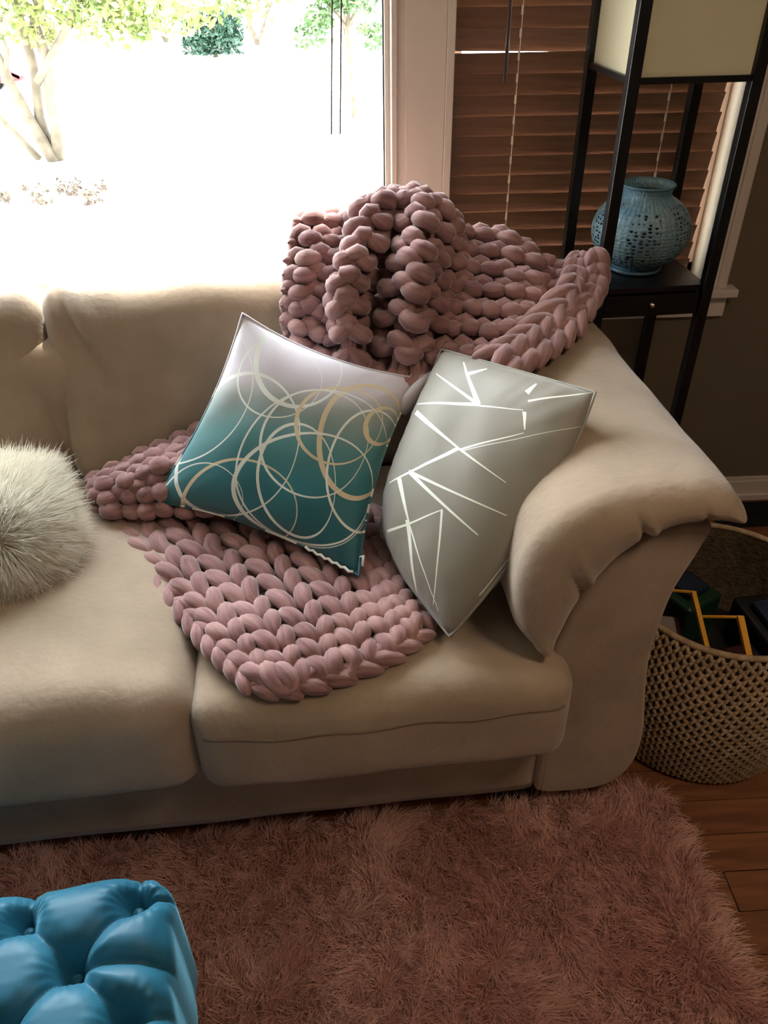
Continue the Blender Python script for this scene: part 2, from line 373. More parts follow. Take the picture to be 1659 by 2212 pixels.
# ------------------------------------------------------------------ shape builders
def soft_box(lo, hi, r=.05, crown=(0, 0, 0), n=(22, 18, 8), wr=0, wsc=6, seed=0, fn=None):
    """cushion with rounded edges and crowned faces; returns verts, faces (sofa coordinates)"""
    lo = np.array(lo, float); hi = np.array(hi, float); c = (lo+hi)/2; h = (hi-lo)/2
    bm = bmesh.new(); idx = {}; faces = []; V = []
    def vid(i, j, k):
        key = (i, j, k)
        if key not in idx:
            idx[key] = len(V); V.append((2*i/n[0]-1, 2*j/n[1]-1, 2*k/n[2]-1))
        return idx[key]
    bm.free()
    for i in range(n[0]):
        for j in range(n[1]):
            faces.append((vid(i,j,0), vid(i,j+1,0), vid(i+1,j+1,0), vid(i+1,j,0))); faces.append((vid(i,j,n[2]), vid(i+1,j,n[2]), vid(i+1,j+1,n[2]), vid(i,j+1,n[2])))
    for i in range(n[0]):
        for k in range(n[2]):
            faces.append((vid(i,0,k), vid(i+1,0,k), vid(i+1,0,k+1), vid(i,0,k+1))); faces.append((vid(i,n[1],k), vid(i,n[1],k+1), vid(i+1,n[1],k+1), vid(i+1,n[1],k)))
    for j in range(n[1]):
        for k in range(n[2]):
            faces.append((vid(0,j,k), vid(0,j,k+1), vid(0,j+1,k+1), vid(0,j+1,k))); faces.append((vid(n[0],j,k), vid(n[0],j+1,k), vid(n[0],j+1,k+1), vid(n[0],j,k+1)))
    V = np.array(V); P = V*h
    rr = np.minimum(r, h*.98)
    # concentrate vertices towards the edges
    P = np.sign(V)*(np.abs(V)**.85)*h
    inner = np.clip(P, -(h-rr), (h-rr)); d = P-inner; ln = np.linalg.norm(d/rr, axis=1, keepdims=True)
    mxn = np.max(np.abs(d/rr), axis=1, keepdims=True)
    P = inner+np.where(ln > 1e-6, d*mxn/np.maximum(ln, 1e-6), 0)
    q = P/h
    for ax in range(3):
        a, b = [k for k in range(3) if k != ax]
        P[:, ax] += crown[ax]*np.clip(1-q[:, a]**2, 0, 1)**.7*np.clip(1-q[:, b]**2, 0, 1)**.7*q[:, ax]
    P = P+c
    if wr:
        for i in range(len(P)):
            nv = noise.noise_vector(Vector(P[i]*wsc)+Vector((seed*7.1, 0, 0))); P[i] += np.array(nv)*wr
    if fn: P = np.array([fn(p) for p in P])
    return P, faces

def loft(prof, ys, ins, closed=True, npts=64, fn=None):
    """closed profile (x,z) swept along y, inset per station"""
    P = np.array(prof, float); n = len(P)
    E = np.concatenate([P[-2:], P, P[:3]]); T = np.linspace(0, n, npts, endpoint=False); i = T.astype(int); f = (T-i)[:, None]
    p0, p1, p2, p3 = E[i+1], E[i+2], E[i+3], E[i+4]
    Q = .5*((2*p1)+(-p0+p2)*f+(2*p0-5*p1+4*p2-p3)*f**2+(-p0+3*p1-3*p2+p3)*f**3)
    tg = np.roll(Q, -1, 0)-np.roll(Q, 1, 0); tg /= np.linalg.norm(tg, axis=1, keepdims=True)
    nr = np.stack([tg[:, 1], -tg[:, 0]], 1)
    area = .5*np.sum(Q[:, 0]*np.roll(Q[:, 1], -1)-np.roll(Q[:, 0], -1)*Q[:, 1])
    if area < 0: nr = -nr
    V = []
    for y, s in zip(ys, ins):
        R = Q-nr*s
        for p in R: V.append((p[0], y, p[1]))
    m = len(Q); F = []
    for a in range(len(ys)-1):
        for k in range(m): F.append((a*m+k, a*m+(k+1) % m, (a+1)*m+(k+1) % m, (a+1)*m+k))
    F.append(tuple(range(m))[::-1]); F.append(tuple((len(ys)-1)*m+k for k in range(m)))
    V = np.array(V)
    if fn: V = np.array([fn(p) for p in V])
    return V, F
def round_ends(y0, y1, r, n=6, mid=8):
    ys = []; ins = []
    for k in range(n+1):
        a = PI/2*k/n; ys.append(y0+r*(1-math.sin(a))); ins.append(r*(1-math.cos(PI/2-a)) if False else r*(1-math.sin(PI/2-a)*1.0) if False else 0)
    ys = []; ins = []
    for k in range(n+1):
        a = PI/2*k/n; ys.append(y0+r*(1-math.cos(a))); ins.append(r*(1-math.sin(a)))
    for k in range(1, mid): ys.append(y0+r+(y1-y0-2*r)*k/mid); ins.append(0)
    for k in range(n+1):
        a = PI/2*(1-k/n); ys.append(y1-r*(1-math.cos(a))); ins.append(r*(1-math.sin(a)))
    return ys, ins

# ------------------------------------------------------------------ setting: room shell
WY = 2.07; X0, X1, YB, ZC = -3.0, 2.7, -2.7, 2.45; SZ, TZ = .72, 2.2
PW = (-2.6, .118); BW = (.262, .965)
def struct(name, mb, m, parent=None, **kw):
    o = mb.build(name, m, parent, **kw)
    if not parent: o['kind'] = 'structure'
    return o
w = MB(); T = .14
w.box((X0-.12, WY, -.5), (PW[0], WY+T, ZC+.1)); w.box((PW[1], WY, SZ), (BW[0], WY+T, TZ)); w.box((BW[1]+.001, WY, SZ), (X1+.12, WY+T, TZ))
w.box((PW[0], WY, -.5), (X1+.12, WY+T, SZ)); w.box((PW[0], WY, TZ), (X1+.12, WY+T, ZC+.1))
struct('wall_front', w, M_WALL)
struct('wall_left', MB().box((X0-.12, YB, -.2), (X0, WY, ZC+.1)), M_WALL)
struct('wall_right', MB().box((X1, YB, -.2), (X1+.12, WY, ZC+.1)), M_WALL)
struct('wall_back', MB().box((X0-.12, YB-.12, -.2), (X1+.12, YB, ZC+.1)), M_WALL)
struct('ceiling', MB().box((X0, YB, ZC), (X1, WY, ZC+.1)), M_CEIL)
# floor: sub floor plus single boards
fl = struct('floor', MB().box((X0, YB, -.12), (X1, WY, -.012)), M_WOODB)
rnd = random.Random(4)
BWD = .079; y = WY; row = 0
meshes = []
for k in range(5):
    L_ = (1.1, 1.35, .95, 1.25, 5.7)[k]
    mb = MB().box((0, 0, -.016), (L_-.0025, BWD-.0022, 0))
    me = bpy.data.meshes.new('plank'); me.from_pydata(mb.v, [], mb.f); me.materials.append(M_WOOD); meshes.append((L_, me))
while y > YB:
    y -= BWD; row += 1
    if y > .35:
        x = -.6+rnd.random()*.9-.9
        o = bpy.data.objects.new('floor_board', meshes[2][1]); 
        x = X0
        while x < X1-.2:
            L_, me = meshes[rnd.randrange(4)]
            if x+L_ > X1: 
                sc = (X1-x)/L_
            else: sc = 1
            p = bpy.data.objects.new('plank', me); COL.objects.link(p); p.parent = fl; p.scale = (sc, 1, 1)
            p.location = Vector((x, y, rnd.uniform(-.0006, .0006)))-fl.location; x += L_*sc
    else:
        L_, me = meshes[4]; p = bpy.data.objects.new('plank', me); COL.objects.link(p); p.parent = fl; p.location = Vector((X0, y, 0))-fl.location
        if y < YB: p.scale = (1, max(.01, (y+BWD-YB)/BWD), 1); p.location.y = YB-fl.location.y

bb = MB().box((X0, WY-.014, 0), (X1, WY, .066)); bb.box((X0, WY-.010, .066), (X1, WY, .078)); bb.box((X0, WY-.026, 0), (X1, WY-.014, .018))
struct('baseboard_front', bb, M_TRIM)
# picture window
pwo = struct('window_1', MB().box((PW[0], WY+.03, SZ), (PW[1], WY+.10, SZ+.045)).box((PW[0], WY+.03, TZ-.045), (PW[1], WY+.10, TZ)).box((PW[1]-.012, WY+.03, SZ), (PW[1], WY+.10, TZ)).box((PW[0], WY+.03, SZ), (PW[0]+.045, WY+.10, TZ)), M_TRIM)
MB().box((PW[0]+.04, WY+.062, SZ+.04), (PW[1]-.010, WY+.068, TZ-.04)).build('pane', M_GLASS, pwo)
MB().box((PW[1]-.016, WY+.052, SZ+.04), (PW[1]-.0122, WY+.062, TZ-.04)).build('gasket', M_DARK, pwo)['label'] = 'thin black glazing gasket'
# mullion casing between the windows, stepped
c = MB(); zc0, zc1 = SZ, TZ+.08
c.box((.118, WY-.020, zc0), (.264, WY-.0, zc1)); c.box((.150, WY-.026, zc0), (.244, WY-.019, zc1)); c.box((.244, WY-.032, zc0), (.262, WY-.019, zc1)); c.box((.118, WY-.028, zc0), (.132, WY-.019, zc1))
struct('trim_1', c, M_TRIM, bevel=.002)
c = MB(); c.box((.965, WY-.020, zc0), (1.030, WY, zc1)); c.box((1.005, WY-.028, zc0), (1.030, WY-.019, zc1))
struct('trim_2', c, M_TRIM, bevel=.002)
c = MB(); c.box((PW[0]-.1, WY-.045, SZ-.022), (1.06, WY+.10, SZ)); c.box((PW[0]-.08, WY-.018, SZ-.085), (1.045, WY, SZ-.022))
struct('trim_3', c, M_TRIM, bevel=.003)
c = MB().box((PW[0]-.1, WY-.025, TZ), (1.06, WY, TZ+.09)); struct('trim_4', c, M_TRIM)
# side window with glass behind the blind
w2 = struct('window_2', MB().box((BW[0], WY+.075, SZ), (BW[1], WY+.12, SZ+.04)).box((BW[0], WY+.075, TZ-.04), (BW[1], WY+.12, TZ)).box((BW[0], WY+.075, SZ), (BW[0]+.03, WY+.12, TZ)).box((BW[1]-.03, WY+.075, SZ), (BW[1], WY+.12, TZ)), M_TRIM)
MB().box((BW[0]+.028, WY+.095, SZ+.038), (BW[1]-.028, WY+.10, TZ-.038)).build('pane', M_GLASS, w2)
# ------------------------------------------------------------------ blind
bl = thing('window_blind', 'brown wooden slat blind closed over the narrow side window behind the floor lamp', 'blind', (.6, WY+.035, SZ))
mb = MB().box((BW[0]+.004, WY+.008, TZ-.06), (BW[1]-.012, WY+.07, TZ-.002)); mb.build('headrail', M_SLAT, bl)
def slat_mesh():
    V = []; n = 6; W2 = .025; xa, xb = BW[0]+.006-.6, BW[1]-.030-.6
    for s in (1, -1):
        for k in range(n+1):
            t = -1+2*k/n; V.append((0, t*W2, 0.0016*(1-t*t)+s*.0016))
    v = []; 
    for x in (xa, xb): v += [(x, p[1], p[2]) for p in V]
    m = 2*(n+1); f = []
    order = list(range(n+1))+list(range(2*n+1, n, -1))
    for q in range(m):
        a, b2 = order[q], order[(q+1) % m]; f.append((a, b2, b2+m, a+m))
    f.append(tuple(order[::-1])); f.append(tuple(i+m for i in order))
    me = bpy.data.meshes.new('slat'); me.from_pydata(v, [], f); me.materials.append(M_SLAT); return me
sm = slat_mesh(); zs = SZ+.040; i = 0
while zs < TZ-.08:
    o = bpy.data.objects.new('slat', sm); COL.objects.link(o); o.parent = bl
    tilt = 76+rnd.uniform(-2.2, 1.6)
    ry = rnd.uniform(-.15, .15)
    if 1.282 < zs < 1.328: tilt, ry = 70, 1.1      # one slat hangs slightly askew and lets a sliver of light in at its left end
    o.rotation_euler = (-math.radians(tilt), math.radians(ry), 0)
    o.location = (rnd.uniform(-.001, .001), 0, zs-SZ); zs += .0452; i += 1
MB().box((BW[0]+.006, WY+.015, SZ+.004), (BW[1]-.030, WY+.055, SZ+.018)).build('bottom_rail', M_SLAT, bl)
for x in (.417, .79):
    mb = MB(); mb.tube([(x, WY+.010, SZ+.01), (x+.002, WY+.010, TZ-.05)], .0011, 6); mb.build('ladder_cord', M_CORD, bl, smooth=True)
    z = SZ+.05
    mb = MB()
    while z < TZ-.1:
        mb.box((x-.0022, WY+.0085, z), (x+.0022, WY+.0125, z+.018)); z += .0452
    mb.build('cord_glow_dash', M_CORD, bl)['kind'] = 'stuff'  # cream cord pieces standing in for daylight glowing through the cord holes
MB().tube([(.386, WY-.004, 1.225), (.384, WY-.004, 2.14)], .0045, 8).build('tilt_wand', M_WAND, bl, smooth=True)
# cords of the raised blind over the picture window
bc = thing('raised_blind', 'thin brown pull cords hanging down in front of the picture window', 'blind', (-.01, WY-.03, 2.08))
MB().box((PW[0]+.02, WY-.045, TZ-.12), (PW[1]-.03, WY-.028, TZ-.01)).build('headrail', M_SLAT, bc)
MB().tube([(-.008, WY-.03, TZ-.1), (-.010, WY-.03, 1.4), (-.025, WY-.03, 1.125)], .002, 6).build('pull_cord', M_WAND, bc, smooth=True)
MB().tube([(.012, WY-.03, TZ-.1), (.010, WY-.03, 1.4), (-.004, WY-.03, 1.125)], .002, 6).build('pull_cord', M_WAND, bc, smooth=True)

# ------------------------------------------------------------------ added ceiling lamp (assumed fixture out of view, put in for warm fill)
cl = thing('added_fill_lamp', 'added round frosted ceiling lamp for fill, unseen above the rug', 'lamp', (.95, .20, 2.45))
MB().lathe([(0, 0), (.27, 0), (.27, -.03), (.25, -.05)], (.95, .20, 2.45), 32).build('rim', M_TRIM, cl, smooth=True)
MB().lathe([(.25, -.04), (.22, -.075), (.13, -.095), (0, -.10)], (.95, .20, 2.45), 32).build('diffuser', M_CEIL, cl, smooth=True)
lo = light('added_fill_light', 'AREA', (.95, .20, 2.33), (0.85, 0.25, 0), 11, (1.0, .74, .50), shape='DISK', size=.5);  # added warm fill from above, brightens rug, seat and arm

# ------------------------------------------------------------------ sofa
sofa = thing('sofa', 'beige microsuede sofa with rolled padded arm standing in front of the window', 'sofa', S((-.4, 1.32, 0)), SA)
def sofap(name, V, F, m=M_SOFA, **kw): return obj(name, S(V), F, m, sofa, **kw)
PANEL = [(.405, .10), (.405, .30), (.400, .42), (.399, .50), (.433, .603), (.489, .695), (.564, .742), (.625, .738), (.618, .69), (.592, .60), (.583, .50), (.583, .42), (.596, .32), (.610, .23), (.608, .14), (.580, .08), (.535, .056), (.46, .055), (.415, .065)]
PAD_OUT = [(.352, .512), (.318, .565), (.310, .66), (.343, .745), (.41, .797), (.50, .820), (.58, .822), (.635, .808), (.660, .780)]
PAD_IN = [(.390, .512), (.405, .545), (.430, .612), (.458, .665), (.487, .706), (.525, .738), (.564, .755), (.605, .758), (.646, .756)]
def pad_mesh(y0, y1, r, fn, n=130, m=7):
    o = catmull(np.array([(x, 0, z) for x, z in PAD_OUT]), np.linspace(0, 1, n)); i_ = catmull(np.array([(x, 0, z) for x, z in PAD_IN]), np.linspace(0, 1, n))
    mid = (o+i_)/2; V = []; ring = []
    # ring of (s index, side weight) round the crescent with soft tips
    for k in range(n): ring.append((mid[k], (o[k]-mid[k])))
    tip0 = (mid[0]-mid[1])/np.linalg.norm(mid[0]-mid[1]); tip1 = (mid[-1]-mid[-2])/np.linalg.norm(mid[-1]-mid[-2])
    def section(kf):
        out = [c+h*kf for c, h in ring]
        h = ring[-1][1]; L_ = np.linalg.norm(h)
        out += [mid[-1]+h*kf*math.cos(PI*t/m)+tip1*L_*kf*math.sin(PI*t/m) for t in range(1, m)]
        out += [c-h*kf for c, h in ring[::-1]]
        h = ring[0][1]; L_ = np.linalg.norm(h)
        out += [mid[0]-h*kf*math.cos(PI*t/m)+tip0*L_*kf*math.sin(PI*t/m) for t in range(1, m)]
        return out
    st = []
    for k in range(10): a = PI/2*k/9; st.append((y0+r*(1-math.sin(a)), max(.0005, math.cos(a))))
    for k in range(1, 26): st.append((y0+r+(y1-y0-2*r)*k/26, 1))
    for k in range(9, -1, -1): a = PI/2*k/9; st.append((y1-r*(1-math.sin(a)), max(.02, math.cos(a))))
    st = sorted(set(st))
    for y_, kf in st:
        for p in section(kf): V.append((p[0], y_, p[2]))
    w_ = len(section(1)); F = []
    for a in range(len(st)-1):
        for k in range(w_): F.append((a*w_+k, a*w_+(k+1) % w_, (a+1)*w_+(k+1) % w_, (a+1)*w_+k))
    return np.array([fn(np.array(p)) for p in V]), F
def wrk(a, sc, seed=0, b=0):
    def fn(p):
        nv = noise.noise_vector(Vector((p[0]*sc, p[1]*sc, p[2]*sc+seed))); q = p+np.array(nv)*a
        if b:
            nv2 = noise.noise_vector(Vector((p[0]*sc*4, p[1]*sc*2, p[2]*sc*4+seed))); q = q+np.array(nv2)*b
        return q
    return fn
MIR = -1.52-.41+.0
def mirror(V): V = V.copy(); V[:, 0] = (-1.11)-V[:, 0]-0.0; return V     # about x = -0.555
for side in (0, 1):
    ys, ins = round_ends(.935, 1.70, .012, 4, 10)
    V, F = loft(PANEL, ys, ins, npts=90)
    if side: V = mirror(V); F = [f[::-1] for f in F]
    sofap('arm', V, F)
    V, F = pad_mesh(.900, 1.72, .052, wrk(.006, 7, 3, .0012))
    # tucks gathered under the front roll
    for i in range(len(V)):
        x, yy, z = V[i]
        if yy < 1.02 and z < .80:
            f_ = math.exp(-((yy-.905)/.045)**2); s_ = .9*x+.45*z          # position along the roll
            for (tx, tz, am) in ((.415, .640, 1.), (.428, .668, -.6), (.505, .742, 1.), (.520, .748, -.6), (.60, .765, .5)):
                s0 = .9*tx+.45*tz; k = math.exp(-((s_-s0)/.0055)**2)*math.exp(-((math.hypot(x-tx, z-tz))/.05)**2)
                V[i][1] += .010*am*k*f_; V[i][2] += .004*am*k*f_
    if side: V = mirror(V); F = [f[::-1] for f in F]
    sofap('arm_pad', V, F)
# base and back
V, F = soft_box((-1.52, .945, .055), (.41, 1.68, .285), .018, n=(60, 8, 6), wr=.003, wsc=5); sofap('base', V, F)
V, F = soft_box((-1.50, 1.62, .25), (.40, 1.735, .80), .05, n=(40, 6, 16)); sofap('back_frame', V, F)
for x in (-1.47, -.4, .37):
    for yy in (1.0, 1.62):
        V = MB().box((x-.035, yy-.035, 0), (x+.035, yy+.035, .06)); sofap('foot', np.array(V.v), V.f, M_BLACKLEG, smooth=False)
# seat cushions
def seatfn(cx, hw, sd, top):
    def fn(p):
        x, yy, z = p
        t = max(0, (z-.28)/.2)
        # top slopes back a little, front lip rolls
        z += top*max(0, 1-((x-cx)/hw)**2)*math.sin(min(1, max(0, (yy-.86)/.7))*PI)*t
        nv = noise.noise_vector(Vector((x*4, yy*4, z*4+sd)))
        nw = noise.noise_vector(Vector((x*13, yy*9, z*9+sd)))
        return np.array((x+nv[0]*.005, yy+nv[1]*.007+nw[1]*.0015, z+nv[2]*.007*t+nw[2]*.002*t))
    return fn
for lo_, hi_, r_, cr, sd, tp in (((-.238, .868, .262), (.425, 1.60, .483), .045, (.004, .018, .008), 1, .012),
                                 ((-.875, .872, .262), (-.232, 1.60, .505), .062, (.004, .018, .012), 5, .018),
                                 ((-1.53, .872, .262), (-.872, 1.60, .495), .060, (.004, .018, .012), 9, .018)):
    V, F = soft_box(lo_, hi_, r_, cr, n=(44, 44, 14), fn=seatfn((lo_[0]+hi_[0])/2, (hi_[0]-lo_[0])/2, sd, tp))
    cu = sofap('seat_cushion', V, F)
    # welt seam laid along the front edge of the cushion
    from mathutils.bvhtree import BVHTree
    bv = BVHTree.FromPolygons([Vector(p) for p in V], F); pts = []
    for k in range(60):
        x = lo_[0]+.022+(hi_[0]-lo_[0]-.044)*k/59
        h_ = bv.ray_cast(Vector((x, .5, hi_[2]-.062+.003*math.sin(k*.4))), Vector((0, 1, 0)))[0]
        if h_: pts.append(S((h_.x, h_.y-.0006, h_.z)))
    if sd == 1: tb = MB().tube(pts, .0019, 6); obj('front_seam', tb.v, tb.f, M_SEAM, cu)
# back cushions: lean back, dip where two cushions meet
def backfn(x0, x1, sd):
    cx, hw = (x0+x1)/2, (x1-x0)/2
    def fn(p):
        x, yy, z = p; h = (z-.47)/.44
        q = (x-cx)/hw
        yy += .115*h-.02*h*h
        # top corner droops and folds toward the seam
        z += .016*math.exp(-((x-x0)/.05)**2)*max(0, h)-.010*math.exp(-((abs(q)-.55)/.25)**2)*max(0, h)
        if h > .45:
            d = x-x0-.10*(1-h)*2
            yy += (.018*math.exp(-((d-.035)/.016)**2)-.012*math.exp(-((d-.075)/.02)**2))*min(1, (h-.45)*3)*(1 if yy < 1.75 else 0)
        nv = noise.noise_vector(Vector((x*3.5, yy*3, z*3.5+sd))); nw = noise.noise_vector(Vector((x*11, yy*9, z*8+sd)))
        top = max(0, h-.5)*2
        return np.array((x+nv[0]*.004, yy+nv[1]*.010+nw[1]*.004*top, z+nv[2]*.008*top+nw[2]*.005*top))
    return fn
for x0, x1, sd in ((-.553, .300, 2), (-1.41, -.557, 6)):
    V, F = soft_box((x0, 1.565, .47), (x1, 1.715, .905), .055, (.0, .022, .006), n=(56, 12, 36), fn=backfn(x0, x1, sd))
    sofap('back_cushion', V, F)

# ------------------------------------------------------------------ throw pillows
def pillow_surface(P, thick, n=36, pinch=.055, back=1.0, wr=.0035, sd=0, flat=2.2):
    """P corners TL,TR,BR,BL world; returns front+back mesh with uv (u across, v up)"""
    TL, TR, BR, BL = [np.array(p, float) for p in P]
    nrm = np.cross(BR-TL, TR-BL); nrm /= np.linalg.norm(nrm)
    c0 = (TL+TR+BR+BL)/4
    V = []; UV = []
    for side in (1, -1):
        for i in range(n+1):
            for j in range(n+1):
                u, v = i/n, j/n
                # seam outline bows inward between the corners
                pu = u+pinch*(2*u-1)*-(1-(2*v-1)**2)*1.0*abs(2*u-1); pv = v+pinch*(2*v-1)*-(1-(2*u-1)**2)*abs(2*v-1)
                p = BL*(1-pu)*(1-pv)+BR*pu*(1-pv)+TR*pu*pv+TL*(1-pu)*pv
                a, b = abs(2*u-1), abs(2*v-1)
                h = max(0, (1-a**flat))**.62*max(0, (1-b**flat))**.62
                nz = noise.noise(Vector((u*5+sd, v*5, side*3)))*wr*min(1, h*3)
                # pull wrinkles fanning from the corners
                ang = math.atan2(v-.5, u-.5); nz += .0012*math.sin(ang*36)*max(0, (math.hypot(u-.5, v-.5)-.3))*4*min(1, h*4)
                V.append(p+nrm*side*(thick*h*(1 if side > 0 else back)+nz)); UV.append((u, v))
    m = (n+1)**2; F = []
    for i in range(n):
        for j in range(n):
            a = i*(n+1)+j; F.append((a, a+n+1, a+n+2, a+1)); F.append((m+a, m+a+1, m+a+n+2, m+a+n+1))
    # weld rims
    remap = list(range(2*m))
    for i in range(n+1):
        for j in range(n+1):
            if i in (0, n) or j in (0, n): remap[m+i*(n+1)+j] = i*(n+1)+j
    F = [tuple(remap[q] for q in f) for f in F]
    return np.array(V), F, np.array(UV), nrm
def rim_pts(V, n):
    o = [V[i*(n+1)] for i in range(n+1)]+[V[n*(n+1)+j] for j in range(1, n+1)]+[V[i*(n+1)+n] for i in range(n-1, -1, -1)]+[V[j] for j in range(n-1, 0, -1)]
    return o
# teal pillow
TP = [S(p) for p in ((-.117, 1.505, .906), (.222, 1.425, .782), (.068, 1.105, .547), (-.338, 1.365, .572))]
tp = thing('throw_pillow', 'square teal ombre pillow with overlapping cream and gold rings, white at the top', 'pillow', S((-.03, 1.33, .55)), SA)
V, F, UV, nt_ = pillow_surface(TP, .062, sd=1)
def print_uv(UV, C4, sh=(-44, -43)):                                # lay the cloth's print on the cover (corners TL,TR,BR,BL in print units)
    C4 = np.array(C4)/1659; a, b = UV[:, :1], UV[:, 1:]
    hh = (np.clip(1-np.abs(2*a-1)**2.2, 0, 1)*np.clip(1-np.abs(2*b-1)**2.2, 0, 1))**.62      # cloth stretched over the filling
    return C4[3]*(1-a)*(1-b)+C4[2]*a*(1-b)+C4[1]*a*b+C4[0]*(1-a)*b+hh*np.array(sh)/1659
obj('cover', V, F, M_CIRC, tp, uv=print_uv(UV, [(567, 33), (1595, 429), (1258, 1612), (22, 1161)]))
UVt = print_uv(UV, [(567, 33), (1595, 429), (1258, 1612), (22, 1161)])
tb = MB().tube(rim_pts(V, 36), .0026, 6, closed=True); obj('edge_seam', tb.v, tb.f, M_CIRC, tp, uv=np.repeat(np.array(rim_pts(UVt, 36)), 6, axis=0))
def zigzag(p0, p1, n, amp, r, parent, name, m):
    p0, p1 = np.array(p0), np.array(p1); pts = []
    for k in range(n+1):
        t = k/n; p = p0+(p1-p0)*t; pts.append(p+np.array((0, 0, amp))*((-1)**k)*.5+nt_*.004)
    tb = MB().tube(pts, r, 6); return obj(name, tb.v, tb.f, m, parent)
rv = V
zigzag(V[36*37*0+2*37], V[0*37+3], 3, .004, .0028, tp, 'loose_thread', M_ZIP)
zigzag(V[27*37], V[35*37], 12, .005, .0028, tp, 'loose_thread', M_ZIP)
pt = V[36*37+3]; tb = MB().tube([pt, pt+nt_*.004+np.array((.006, -.004, .006)), pt+nt_*.006+np.array((.004, -.01, -.014))], .0028, 6); obj('care_tag', tb.v, tb.f, M_ZIP, tp)
# turned-over corner of the cover behind
lp = []; lr = []
for k in range(11):
    t = k/10; q = catmull(np.array([(.183, 1.372, .735), (.197, 1.378, .758), (.222, 1.392, .780), (.262, 1.420, .797)]), np.array([t]))[0]
    lp.append(S(q)); lr.append(.004+.011*math.sin(PI*min(1, .12+t*.8))**.6)
obj('turned_corner', (tb := MB().tube(lp, lr, 12)).v, tb.f, mat('lilac_grey_backing_cloth', (.36, .31, .31), .7), tp)['label'] = 'lilac-grey turned corner'
# grey pillow
GP = [S(p) for p in ((.268, 1.425, .842), (.479, 1.140, .880), (.212, .955, .522), (.098, 1.215, .560))]
gp = thing('throw_pillow', 'sage grey pillow with a pattern of silver lines leaning on the sofa arm', 'pillow', S((.27, 1.17, .50)), SA)
V, F, UV, ng_ = pillow_surface(GP, .075, pinch=.0, sd=4, flat=2.6, back=1.35)
sd_ = (GP[1]+GP[2])/2-sum(GP)/4; sd_ /= np.linalg.norm(sd_)
for i in range(len(V)):                             # sags outward against the arm
    V[i] = V[i]+(sd_*.034+np.array((0, 0, .012)))*UV[i, 0]**3*(1-(2*UV[i, 1]-1)**2)
# round off the hidden lower-left corner which is pushed into the seat
L0 = GP[3]; cen = sum(GP)/4
for i in range(len(V)):
    d = np.linalg.norm(V[i]-L0)
    if d < .14: V[i] = V[i]+(cen-V[i])*.14*(1-d/.14)**1.3
UVg = print_uv(UV, [(568, 73), (1588, 351), (606, 2035), (54, 1356)], (-150, -90))
obj('cover', V, F, M_LINES, gp, uv=UVg)
tb = MB().tube(rim_pts(V, 36), .0026, 6, closed=True); obj('edge_seam', tb.v, tb.f, mat('sage_piping', (.28, .27, .23), .7), gp)

# ------------------------------------------------------------------ fur helper
def strands(P, D, n_seg, length, width, seed, droop=.3, curl=.3, tipw=.15, clump=None):
    """ribbon strands: P roots (n,3), D directions (n,3)"""
    rs = np.random.RandomState(seed); n = len(P)
    L_ = length*(.6+.6*rs.rand(n))
    side = np.cross(D, rs.randn(n, 3)); side /= np.linalg.norm(side, axis=1, keepdims=True)
    bend = rs.randn(n, 3)*curl+np.array((0, 0, -droop)); 
    if clump is not None: bend = bend+clump
    V = np.zeros((n, n_seg+1, 2, 3)); A = np.zeros((n, n_seg+1, 2))
    for k in range(n_seg+1):
        t = k/n_seg
        c_ = P+D*(L_*t)[:, None]+bend*(L_*t*t)[:, None]*.6
        ww = width*(1-t*(1-tipw))*.5
        V[:, k, 0] = c_-side*ww; V[:, k, 1] = c_+side*ww; A[:, k] = t
    b = (np.arange(n)*(n_seg+1)*2)[:, None, None]
    k = np.arange(n_seg)[None, :, None]*2
    F = b+k+np.array([0, 1, 3, 2])[None, None, :]
    return V.reshape(-1, 3), F.reshape(-1, 4), A.ravel()
def big_mesh(name, V, F, m, parent, A):
    mi = np.array(pmat(parent).inverted()); V = V@mi[:3, :3].T+mi[:3, 3]
    me = bpy.data.meshes.new(name); nf = len(F)
    me.vertices.add(len(V)); me.vertices.foreach_set('co', V.astype('f').ravel())
    me.loops.add(nf*4); me.loops.foreach_set('vertex_index', F.astype('i').ravel())
    me.polygons.add(nf); me.polygons.foreach_set('loop_start', np.arange(nf, dtype='i')*4)
    me.update(calc_edges=True)
    me.polygons.foreach_set('use_smooth', np.ones(nf, bool))
    at = me.attributes.new('t', 'FLOAT', 'POINT'); at.data.foreach_set('value', A.astype('f'))
    me.materials.append(m); o = bpy.data.objects.new(name, me); COL.objects.link(o); o.parent = parent; return o

# fur pillow
fp = thing('fur_pillow', 'fluffy cream faux fur pillow lying on the left seat cushion', 'pillow', S((-.62, 1.26, .51)), SA)
ax = np.array((1, .12, .0)); ax /= np.linalg.norm(ax); nn = np.array((.05, -.62, .78)); nn /= np.linalg.norm(nn); up_ = np.cross(nn, ax); up_ /= np.linalg.norm(up_)
fc = np.array((-.640, 1.262, .592)); hs = .160
FC = [S(fc+ax*sx*hs+up_*sy*hs*.86) for sx, sy in ((-1, 1), (1, 1), (1, -1), (-1, -1))]
V, F, UV, nf_ = pillow_surface(FC, .085, n=20, pinch=.03, sd=8, flat=2.0)
if nf_[2] < 0: nf_ = -nf_
fcw = S(fc)
for i in range(len(V)):                             # soften the square outline
    q = V[i]-fcw; a = abs(q@S(ax))/hs; b = abs(q@S(up_))/hs; V[i] = fcw+q*(1-.20*min(1, a*b))
obj('cover', V, F, mat('fur_backing', (.55, .5, .4), .9), fp)
rs = np.random.RandomState(3)
tri = []; Fa = np.array(F); a, b, c_, d = V[Fa[:, 0]], V[Fa[:, 1]], V[Fa[:, 2]], V[Fa[:, 3]]
area = np.linalg.norm(np.cross(c_-a, d-b), axis=1); pr = area/area.sum(); NS = 52000
